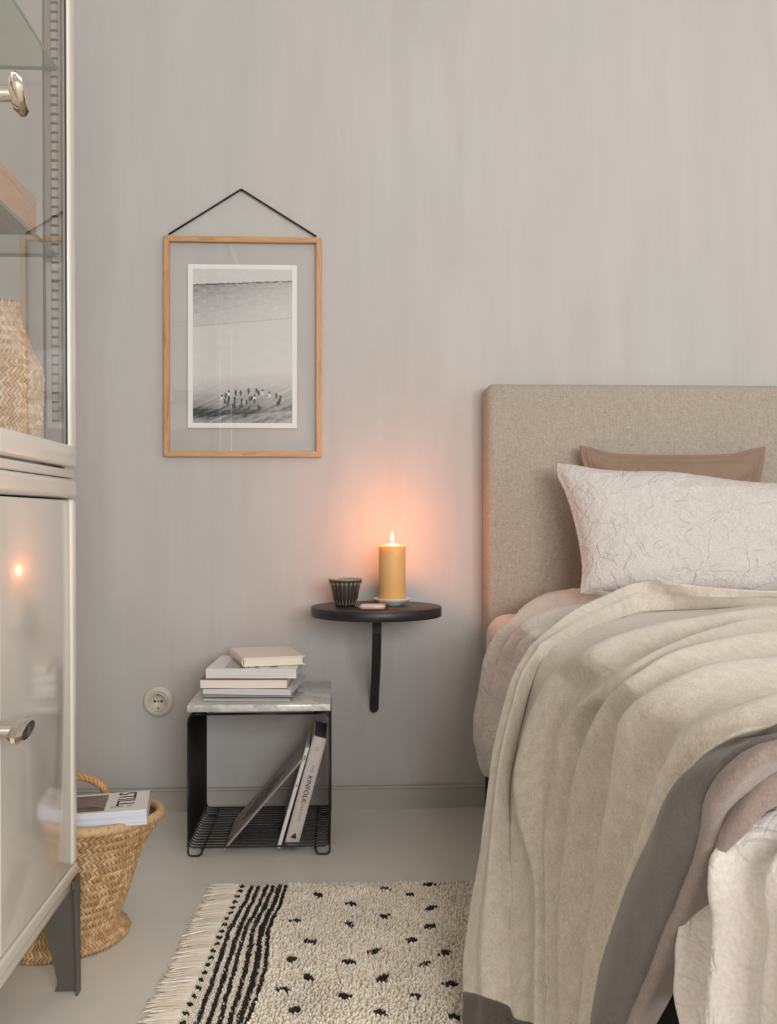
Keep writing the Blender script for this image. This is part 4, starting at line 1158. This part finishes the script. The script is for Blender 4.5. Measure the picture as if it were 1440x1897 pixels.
    for q in dp:
        V = []; F = []; C = []; an = rnd.uniform(-0.9, 0.9); L = rnd.uniform(0.008, 0.012); Wd = rnd.uniform(0.005, 0.008)
        for _ in range(26):
            u, v = rnd.gauss(0, 0.5) * L, rnd.gauss(0, 0.45) * Wd
            tuft(V, F, C, q.x + u * math.cos(an) - v * math.sin(an), q.y + u * math.sin(an) + v * math.cos(an), 0.009, rnd.uniform(0.006, 0.009), 0.003, (rnd.uniform(-.005, .005), rnd.uniform(-.004, .004)), CB[rnd.randrange(3)])
        mesh('black_dot', V, F, M_RUG, t, cols=C)
    # knots and fringe
    y = yb - 0.004; k = 0
    ysp = 0.0305
    n_k = 0
    while y > -1.62:
        x = xl(y) + 0.002
        V = []; F = []; C = []
        for _ in range(9): tuft(V, F, C, x + rnd.uniform(-.004, .004), y + rnd.uniform(-.004, .004), 0.0065, rnd.uniform(0.003, 0.006), 0.0026, (rnd.uniform(-.003, .003), 0), CB[0])
        mesh('black_knot', V, F, M_RUG, t, cols=C)
        parts = []; n_s = 7
        for s in range(n_s):
            yy = y - ysp * (s + 0.5) / n_s + ysp / 2; le = rnd.uniform(0.054, 0.072); a1, a2 = rnd.uniform(-.008, .008), rnd.uniform(-.010, .010)
            g = (s - 3) * -0.0009 + 0.006 * noise.noise((y * 9, 4, 4)); x0 = xl(yy) - 0.006
            pts = [(x0 - o0.x, yy - o0.y, 0.0065), (x0 - le * 0.35 - o0.x, yy + g + a1 * 0.5 - o0.y, 0.0062), (x0 - le * 0.7 - o0.x, yy + g * 2 + a1 - o0.y, 0.0036), (x0 - le - o0.x, yy + g * 2.5 + a1 + a2 - o0.y, 0.0026)]
            pts = resample(pts, 8); pts = [(p[0], p[1], max(p[2], 0.0026)) for p in pts]
            parts.append(tube_data(pts, [0.0027, 0.0028, 0.0027, 0.0027, 0.0026, 0.0024, 0.0021, 0.0013], 5))
        V, F = join(parts); col = C1[n_k % 4] * 1.08
        mesh('tassel', V, F, M_RUG, t, smooth=True, cols=[col] * len(V))
        y -= ysp; n_k += 1
make_rug()

# ------------------------------------------------------------------ bed
BX0, BX1 = 0.40, 2.02
def make_bed():
    t = thing('upholstered_bed', 'double bed with beige linen headboard against the grey limewashed wall', 'bed', ((BX0 + BX1) / 2, -1.05, 0))
    ox, oy = t.location.x, t.location.y
    bm = bmesh.new(); hz = Yp(1100, 712, -0.10).z; hx = Yp(894.5, 900, -0.02).x
    add_box(bm, ((hx + 2.05) / 2 - ox, -0.060 - oy, (0.17 + hz) / 2), (2.05 - hx, 0.104, hz - 0.17), 0.022, 6)
    from_bm('headboard', bm, M_HEAD, t, smooth=True)
    box('bed_base', (BX0 + 0.02 - ox, -2.03 - oy, 0.15), (BX1 - ox, -0.115 - oy, 0.325), mat('black_bed_base', '#1c1a1a', 0.7), t, 0.01)
    bm = bmesh.new(); add_box(bm, ((BX0 + BX1) / 2 - ox, (-2.05 - 0.116) / 2 - oy, 0.4465), (BX1 - BX0, 1.93, 0.237), 0.060, 6)
    for v in bm.verts:
        if v.co.y + oy < -1.5:
            v.co.z -= 0.018
            if v.co.x < 0: v.co.x += 0.075
    o = from_bm('mattress', bm, M_SHEET, t, smooth=True); o['label'] = 'mattress in a pale pink fitted sheet'
    for (x, y) in ((hx + 0.022, -0.07), (2.0, -0.07), (BX0 + 0.08, -1.95), (1.95, -1.95)):
        box('leg', (x - 0.02 - ox, y - 0.02 - oy, 0.0), (x + 0.02 - ox, y + 0.02 - oy, 0.172), mat('black_leg', '#161515', 0.5), t, 0.003)
make_bed()

def coons(Lf, Rt, Tp, Bt, nu, nv):
    """patch between four edge curves; u left to right, v bottom to top"""
    l = np.array(resample(Lf, nv)); r = np.array(resample(Rt, nv)); tp = np.array(resample(Tp, nu)); bt = np.array(resample(Bt, nu))
    u = np.linspace(0, 1, nu)[None, :, None]; v = np.linspace(0, 1, nv)[:, None, None]
    G = (1 - u) * l[:, None, :] + u * r[:, None, :] + (1 - v) * bt[None] + v * tp[None]
    G -= (1 - u) * (1 - v) * bt[0] + u * (1 - v) * bt[-1] + (1 - u) * v * tp[0] + u * v * tp[-1]
    return G
def cushion(name, label, Lf, Rt, Tp, Bt, T, m, nu, nv, inset, crump, seed, power=0.55, ridge=0.0, cat='pillow'):
    G = coons(Lf, Rt, Tp, Bt, nu, nv); n = gnormals(G)
    if n[:, :, 1].mean() > 0: n = -n
    V = []; F = []; base = G.reshape(-1, 3).mean(axis=0); base[2] = G[:, :, 2].min()
    t = thing(name, label, cat, tuple(base))
    for side in (1, -1):
        for j in range(nv):
            for i in range(nu):
                u = i / (nu - 1); v = j / (nv - 1)
                uu = max(0, min(1, (u - inset[0]) / (1 - 2 * inset[0]))); vv = max(0, min(1, (v - inset[1]) / (1 - 2 * inset[1])))
                k = max(0.0, (1 - (2 * uu - 1) ** 4) * (1 - (2 * vv - 1) ** 4)); th = T * (k ** power)
                p = G[j, i]
                if side == 1:
                    a = noise.noise((p[0] * 9 + seed, p[2] * 9, 1.0)); q = noise.noise((p[0] * 24 + a * 1.5, p[2] * 24 + seed, 2.0)); q2 = noise.noise((p[0] * 52 + a * 2.5, p[2] * 40, 5.0 + seed))
                    c = crump * (0.8 * a + 1.0 * (0.25 - abs(q)) + 0.55 * (0.2 - abs(q2))) * min(1, k * 2.5)
                    # creases fanning from the corners and bottom edge
                    c += crump * 0.9 * math.sin(26 * (u + 0.35 * v)) * math.exp(-7 * v) * min(1, k * 4)
                else: c = 0
                if ridge and side == 1: c += 0.014 * min(1, k * 3) * (noise.noise((u * 9 + v * 5, v * 3, 7.7)) - 0.4 * abs(noise.noise((u * 14 + v * 9, v * 4, 3.1))))
                e = 0.0025
                rr = 0
                if ridge and (k <= 0):
                    dd = min(u / inset[0], (1 - u) / inset[0], v / inset[1], (1 - v) / inset[1]); rr = ridge * math.exp(-((dd - 0.86) / 0.14) ** 2) - ridge * 0.6 * math.exp(-((dd - 0.62) / 0.12) ** 2)
                onb = i in (0, nu - 1) or j in (0, nv - 1)
                off = (th + c + rr + (0 if onb else e))
                V.append(G[j, i] + side * n[j, i] * off - base)
    o = nu * nv
    for j in range(nv - 1):
        for i in range(nu - 1):
            a = j * nu + i; F.append((a, a + 1, a + nu + 1, a + nu)); F.append((o + a + nu, o + a + nu + 1, o + a + 1, o + a))
    ob = mesh(name + '_cover', V, F, m, t, smooth=True)
    bm = bmesh.new(); bm.from_mesh(ob.data); bmesh.ops.remove_doubles(bm, verts=bm.verts, dist=1e-5); bmesh.ops.recalc_face_normals(bm, faces=bm.faces); bm.to_mesh(ob.data); bm.free()
    return t, ob
# brown velvet cushion
yb_ = -0.172
def Yq(px, py, y): return Yp(px, py, y)
L_ = [Yq(1118, 1060, -0.20), Yq(1108, 960, -0.19), Yq(1090, 885, yb_), Yq(1076, 848, yb_), Yq(1074, 824, yb_)]
R_ = [Yq(1385, 1060, -0.20), Yq(1398, 960, -0.19), Yq(1408, 900, yb_), Yq(1416, 862, yb_), Yq(1420, 827, yb_)]
T_ = [L_[-1], Yq(1098, 829, yb_), Yq(1130, 838, yb_), Yq(1180, 841, yb_), Yq(1260, 842, yb_), Yq(1330, 841, yb_), Yq(1370, 838, yb_), Yq(1400, 830, yb_), R_[-1]]
B_ = [L_[0], Yq(1250, 1050, -0.205), R_[0]]
cushion('velvet_cushion', 'taupe brown velvet cushion with flanged edge behind the white pillow', L_, R_, T_, B_, 0.040, M_VELVET, 150, 110, (0.045, 0.06), 0.006, 3.0, 0.6, ridge=0.0045, cat='cushion')
# white linen pillow
def lerpY(py): return -0.255 - (py - 857) / (1095 - 857) * 0.145
def W_(px, py, dy=0): return Yp(px, py, lerpY(py) + dy)
L_ = [W_(1074, 1100), W_(1078, 1060), W_(1075, 1022), W_(1068, 985), W_(1058, 945), W_(1046, 910), W_(1032, 880), W_(1031, 857)]
R_ = [W_(1590, 1110), W_(1578, 1000), W_(1590, 905)]
T_ = [L_[-1], W_(1060, 861), W_(1100, 870), W_(1160, 876), W_(1230, 877), W_(1300, 886), W_(1380, 897), W_(1480, 900), R_[-1]]
B_ = [L_[0], W_(1200, 1108), W_(1400, 1112), R_[0]]
cushion('linen_pillow', 'large crumpled white linen pillow leaning on the headboard', L_, R_, T_, B_, 0.082, M_LINEN, 230, 150, (0.008, 0.01), 0.006, 11.0, 0.5)

# bed linen: surfaces through measured fold lines
def Wd(x, y, z): return Vector((x, y, z))
def curve(top, side, n1=40, n2=60):
    a = resample(top + [side[0]], n1); b = resample([side[0]] + side[1:], n2)
    return np.array(a[:-1] + b)
def fold_curves(cs, dip, n1=40):
    """insert a valley between neighbouring ridges, pushed inward"""
    out = [cs[0]]
    for k in range(len(cs) - 1):
        a, b = cs[k], cs[k + 1]; mid = (a + b) / 2; d = dip[k] if hasattr(dip, '__len__') else dip
        L = len(mid); s = np.arange(L) / (L - 1); f = n1 / L
        wt = np.clip((f - s) / 0.10 * 0.5 + 0.5, 0, 1)[:, None]
        inward = wt * np.array([0.1, 0.1, -1.0]) + (1 - wt) * np.array([1.0, 0.25, 0.0])
        gap = np.linalg.norm(a - b, axis=1)[:, None]
        out.append(mid + inward * np.minimum(d, gap * 0.38)); out.append(b)
    return out
def ripple(G, amp, f, seed=0):
    n = gnormals(G)
    for i in range(G.shape[0]):
        for j in range(G.shape[1]):
            p = G[i, j]; G[i, j] = p + n[i, j] * amp * (noise.noise((p[0] * f + seed, p[1] * f, p[2] * f)) + 0.5 * noise.noise((p[0] * f * 2.3, p[1] * f * 2.3 + seed, p[2] * f * 2.3)))
    return G

# --- duvet
dv = []
dv.append(curve([Wd(1.9, -.46, .628), Wd(1.0, -.46, .630), Zp(1126, 1099, .640), Zp(1075, 1094, .640), Zp(1040, 1092, .636), Zp(1005, 1101, .624), Zp(972, 1121, .604)],
                [S(945, 1148, 2.46), S(918, 1176, 2.47), S(898, 1221, 2.48), S(883, 1294, 2.48), S(877, 1362, 2.48), S(884, 1408, 2.48), S(899, 1438, 2.48)]))
dv.append(curve([Wd(1.9, -.56, .600), Wd(.95, -.56, .602), S(1110, 1118, 2.42), Zp(1050, 1124, .618), Zp(1005, 1135, .608)],
                [S(962, 1160, 2.30), S(940, 1190, 2.33), S(920, 1240, 2.36), S(903, 1310, 2.37), S(894, 1375, 2.37), S(898, 1412, 2.37), S(908, 1436, 2.37)]))
dv.append(curve([Wd(1.9, -.74, .590), Wd(.95, -.74, .590), Wd(.60, -.70, .590), Zp(1040, 1155, .594)],
                [S(985, 1172, 2.12), S(962, 1200, 2.16), S(948, 1240, 2.19), S(934, 1310, 2.22), S(922, 1380, 2.22), S(920, 1440, 2.22)]))
def dcurve(y, xs, hem):
    return curve([Wd(1.9, y, .588), Wd(.9, y, .586), Wd(.5, y, .582)], [Wd(.440, y, .550), Wd(xs + .012, y, .52), Wd(xs, y, .44), Wd(xs, y, .36), Wd(xs, y, hem)])
for (y, xs, hem) in ((-0.92, .392, .20), (-1.08, .400, .22), (-1.24, .398, .24), (-1.40, .402, .27), (-1.54, .402, .29), (-1.66, .402, .305)):
    dv.append(dcurve(y, xs, hem))
# near end, seen below the blanket: pleats
for (y, xs, hem) in ((-1.74, .400, .36), (-1.80, .398, .345), (-1.862, .366, .325), (-1.905, .336, .330), (-1.955, .366, .330), (-2.00, .334, .325), (-2.06, .36, .32), (-2.12, .36, .32)):
    dv.append(curve([Wd(1.9, y, .584), Wd(.9, y, .582), Wd(.5, y, .577)], [Wd(.412, y + .004, .566), Wd(xs + .010, y, .53), Wd(xs + .002, y - .008, .46), Wd(xs - .004, y - .015, .39), Wd(xs - .002, y - .02, hem)]))
dips = [0.034, 0.032, 0.016, 0.006, 0.006, 0.006, 0.006, 0.006, 0.006] + [0.022] * 9
G = loft(fold_curves(dv, dips[:len(dv) - 1]), 5)
G = ripple(G, 0.0065, 15, 2)
dt = thing('linen_duvet', 'rumpled off-white linen duvet hanging over the bed side beneath the blanket', 'duvet', (1.1, -1.2, 0.5))
o = sheet('duvet_cover', G - np.array([1.1, -1.2, 0.5]), 0.010, M_DUVET, dt, 'side')

# --- wool blanket
bc = []
bc.append(curve([Wd(1.95, -.60, .665), Zp(1440, 1098, .660), Zp(1300, 1088, .672), Zp(1225, 1080, .680), S(1190, 1076, 2.33), S(1160, 1086, 2.31), S(1126, 1101, 2.27), S(1061, 1132, 2.15), S(1013, 1169, 2.05)],
                [S(981, 1197, 1.975), S(949, 1253, 1.93), S(932, 1310, 1.91), S(908, 1422, 1.86), S(890, 1567, 1.79), S(873, 1672, 1.73), S(858, 1790, 1.66), S(861, 1862, 1.60)]))
bc.append(curve([Wd(1.95, -.62, .645), Zp(1440, 1107, .648), Zp(1310, 1108, .648), S(1230, 1106, 2.31), S(1187, 1103, 2.30), S(1152, 1117, 2.25), S(1112, 1135, 2.185), S(1055, 1162, 2.06)],
                [S(1003, 1192, 1.945), S(968, 1250, 1.90), S(950, 1310, 1.875), S(925, 1425, 1.82), S(910, 1567, 1.745), S(902, 1672, 1.68), S(896, 1790, 1.61), S(902, 1876, 1.555)]))
bc.append(curve([Wd(1.95, -.68, .632), Zp(1440, 1114, .638), Zp(1323, 1124, .624), S(1215, 1134, 2.31), S(1150, 1147, 2.22), S(1085, 1174, 2.06)],
                [S(1024, 1204, 1.935), S(993, 1243, 1.935), S(975, 1300, 1.92), S(950, 1395, 1.88), S(940, 1455, 1.84), S(945, 1560, 1.76), S(950, 1680, 1.68), S(950, 1790, 1.60), S(956, 1918, 1.52)]))
bc.append(curve([Wd(1.95, -.76, .646), Zp(1440, 1124, .645), Zp(1323, 1140, .638), Zp(1222, 1158, .632), Zp(1150, 1176, .624), Zp(1090, 1204, .612)],
                [S(1036, 1240, 1.80), S(1003, 1285, 1.79), S(975, 1350, 1.78), S(955, 1440, 1.75), S(962, 1520, 1.70), S(985, 1610, 1.64), S(992, 1700, 1.58), S(990, 1800, 1.52), S(988, 1945, 1.44)]))
bc.append(curve([Wd(1.95, -.98, .646), Zp(1440, 1140, .642), Zp(1363, 1153, .638), Zp(1243, 1193, .632), Zp(1165, 1235, .618)],
                [S(1101, 1285, 1.50), S(1061, 1318, 1.58), S(1037, 1358, 1.62), S(1029, 1422, 1.63), S(1021, 1479, 1.64), S(1011, 1547, 1.64), S(1010, 1630, 1.61), S(1016, 1760, 1.54), S(1010, 1962, 1.42)]))
bc.append(curve([Wd(1.95, -1.16, .652), Zp(1440, 1169, .646), Zp(1303, 1193, .640), Zp(1222, 1221, .632), Zp(1190, 1240, .624)],
                [S(1158, 1261, 1.345), S(1118, 1302, 1.42), S(1093, 1350, 1.46), S(1069, 1422, 1.51), S(1057, 1479, 1.53), S(1051, 1540, 1.54), S(1040, 1630, 1.53), S(1034, 1760, 1.48), S(1040, 1970, 1.38)]))
bc.append(curve([Wd(1.95, -1.34, .656), Zp(1440, 1213, .648), Zp(1323, 1229, .642), Zp(1243, 1261, .630), Zp(1205, 1278, .620)],
                [S(1178, 1298, 1.255), S(1152, 1330, 1.285), S(1139, 1382, 1.31), S(1131, 1450, 1.335), S(1122, 1510, 1.355), S(1107, 1590, 1.38), S(1096, 1680, 1.40), S(1084, 1780, 1.39), S(1062, 1978, 1.32)]))
bc.append(curve([Wd(1.95, -1.56, .660), Zp(1440, 1285, .648), Zp(1370, 1306, .638)],
                [S(1300, 1335, 1.06), S(1258, 1370, 1.09), S(1230, 1420, 1.12), S(1205, 1480, 1.155), S(1180, 1560, 1.19), S(1150, 1650, 1.235), S(1125, 1730, 1.265), S(1105, 1810, 1.285), S(1076, 1982, 1.27)]))
bc.append(curve([Wd(1.95, -1.96, .660), Wd(.70, -1.985, .656), Zp(1500, 1335, .650)],
                [S(1440, 1343, .93), S(1372, 1354, .95), S(1315, 1386, .975), S(1268, 1440, 1.02), S(1228, 1518, 1.075), S(1183, 1620, 1.14), S(1147, 1715, 1.195), S(1122, 1805, 1.24), S(1091, 1982, 1.25)]))
bdips = [0.004, 0.014, 0.016, 0.045, 0.055, 0.050, 0.042, 0.020]
BG = loft(fold_curves(bc, bdips), 8)
BG = ripple(BG, 0.0022, 9, 5)
B0 = np.array([1.0, -1.3, 0.5])
bt_ = thing('wool_blanket', 'thick oatmeal wool blanket with dark trim draped over the bed to the floor', 'blanket', tuple(B0))
sheet('blanket_cloth', BG - B0, 0.006, M_WOOL, bt_, 'side')
# dark trim band along the near edge, rolled taupe edge and underside fold
def strip(name, lines, thick, m, n=150, per=6, rp=0.0):
    G = loft([np.array(resample(l, n)) for l in lines], per)
    if rp: G = ripple(G, rp, 16, 7)
    return sheet(name, G - B0, thick, m, bt_)
H_ = [Wd(1.95, -1.965, .662), Wd(.70, -1.99, .658), S(1440, 1352, .925), S(1378, 1366, .945), S(1325, 1402, .972), S(1277, 1455, 1.012), S(1238, 1518, 1.065), S(1188, 1620, 1.135), S(1150, 1717, 1.19), S(1123, 1805, 1.235), S(1092, 1982, 1.245)]
I_ = [Wd(1.95, -2.02, .646), Wd(.70, -2.045, .642), S(1440, 1380, .885), S(1395, 1392, .89), S(1352, 1425, .90), S(1314, 1475, .925), S(1302, 1530, .95), S(1288, 1590, .975), S(1261, 1662, 1.01), S(1234, 1728, 1.05), S(1208, 1792, 1.085), S(1130, 1975, 1.19)]
Hm = [a.lerp(b, 0.5) + Vector((-0.010, -0.004, 0.004)) for a, b in zip([Vector(p) for p in resample(H_, 14)], [Vector(p) for p in resample(I_, 14)])]
strip('dark_trim', [H_, Hm, I_], 0.009, M_TRIM, rp=0.001)['label'] = 'wide dark grey-brown trim band'
J1 = [Wd(1.95, -2.035, .640), Wd(.70, -2.06, .636), S(1440, 1387, .872), S(1405, 1402, .868), S(1368, 1434, .88), S(1330, 1484, .905), S(1320, 1535, .93), S(1303, 1598, .955), S(1276, 1666, .99), S(1250, 1728, 1.03), S(1222, 1795, 1.07), S(1140, 1970, 1.175)]
J2 = [Wd(1.95, -2.03, .628), Wd(.70, -2.055, .624), S(1440, 1404, .88), S(1412, 1420, .885), S(1382, 1448, .893), S(1343, 1496, .918), S(1334, 1548, .94), S(1314, 1608, .965), S(1290, 1668, 1.0), S(1262, 1730, 1.04), S(1234, 1795, 1.08), S(1150, 1965, 1.18)]
J3 = [p + Vector((0.02, 0.012, -0.004)) for p in J2]
strip('rolled_edge', [I_, J1, J2, J3], 0.005, M_TAUPE, rp=0.0015)['label'] = 'soft taupe rolled blanket edge'
K1 = [Wd(1.95, -2.02, .620), Wd(.70, -2.04, .618), S(1500, 1405, .895), S(1440, 1418, .895), S(1410, 1436, .90), S(1376, 1465, .91), S(1340, 1520, .935), S(1326, 1570, .95), S(1312, 1612, .968)]
K2 = [Wd(1.95, -2.045, .604), Wd(.70, -2.065, .602), S(1500, 1428, .888), S(1440, 1448, .888), S(1405, 1476, .892), S(1372, 1512, .90), S(1348, 1548, .915), S(1332, 1576, .935), S(1314, 1612, .96)]
K3 = [Wd(1.95, -2.04, .590), Wd(.70, -2.06, .588), S(1500, 1468, .893), S(1440, 1486, .893), S(1412, 1502, .895), S(1385, 1535, .90), S(1358, 1562, .915), S(1338, 1584, .938), S(1316, 1616, .965)]
strip('folded_underside', [K1, K2, K3], 0.004, M_TAUPE, rp=0.0015)['label'] = 'taupe underside of the blanket folded over'
# dark trim along the hem at the floor
nn_ = gnormals(BG); nn_ = -nn_ if nn_[:, -10:, 0].mean() > 0 else nn_
kk = int(BG.shape[0] * 0.95)
l0 = BG[:kk, -3] + nn_[:kk, -3] * 0.0015; l1 = BG[:kk, -1] + nn_[:kk, -1] * 0.0025
l2 = l1 + np.array([-0.002, -0.003, -0.024]); l3 = np.stack([l1[:, 0] + 0.001, l1[:, 1] - 0.004, np.maximum(l1[:, 2] - 0.055, 0.030)], 1)
sheet('hem_trim', loft([l0, l1, l2, l3], 3) - B0, 0.006, M_TRIM, bt_)['label'] = 'dark trim along the blanket hem'
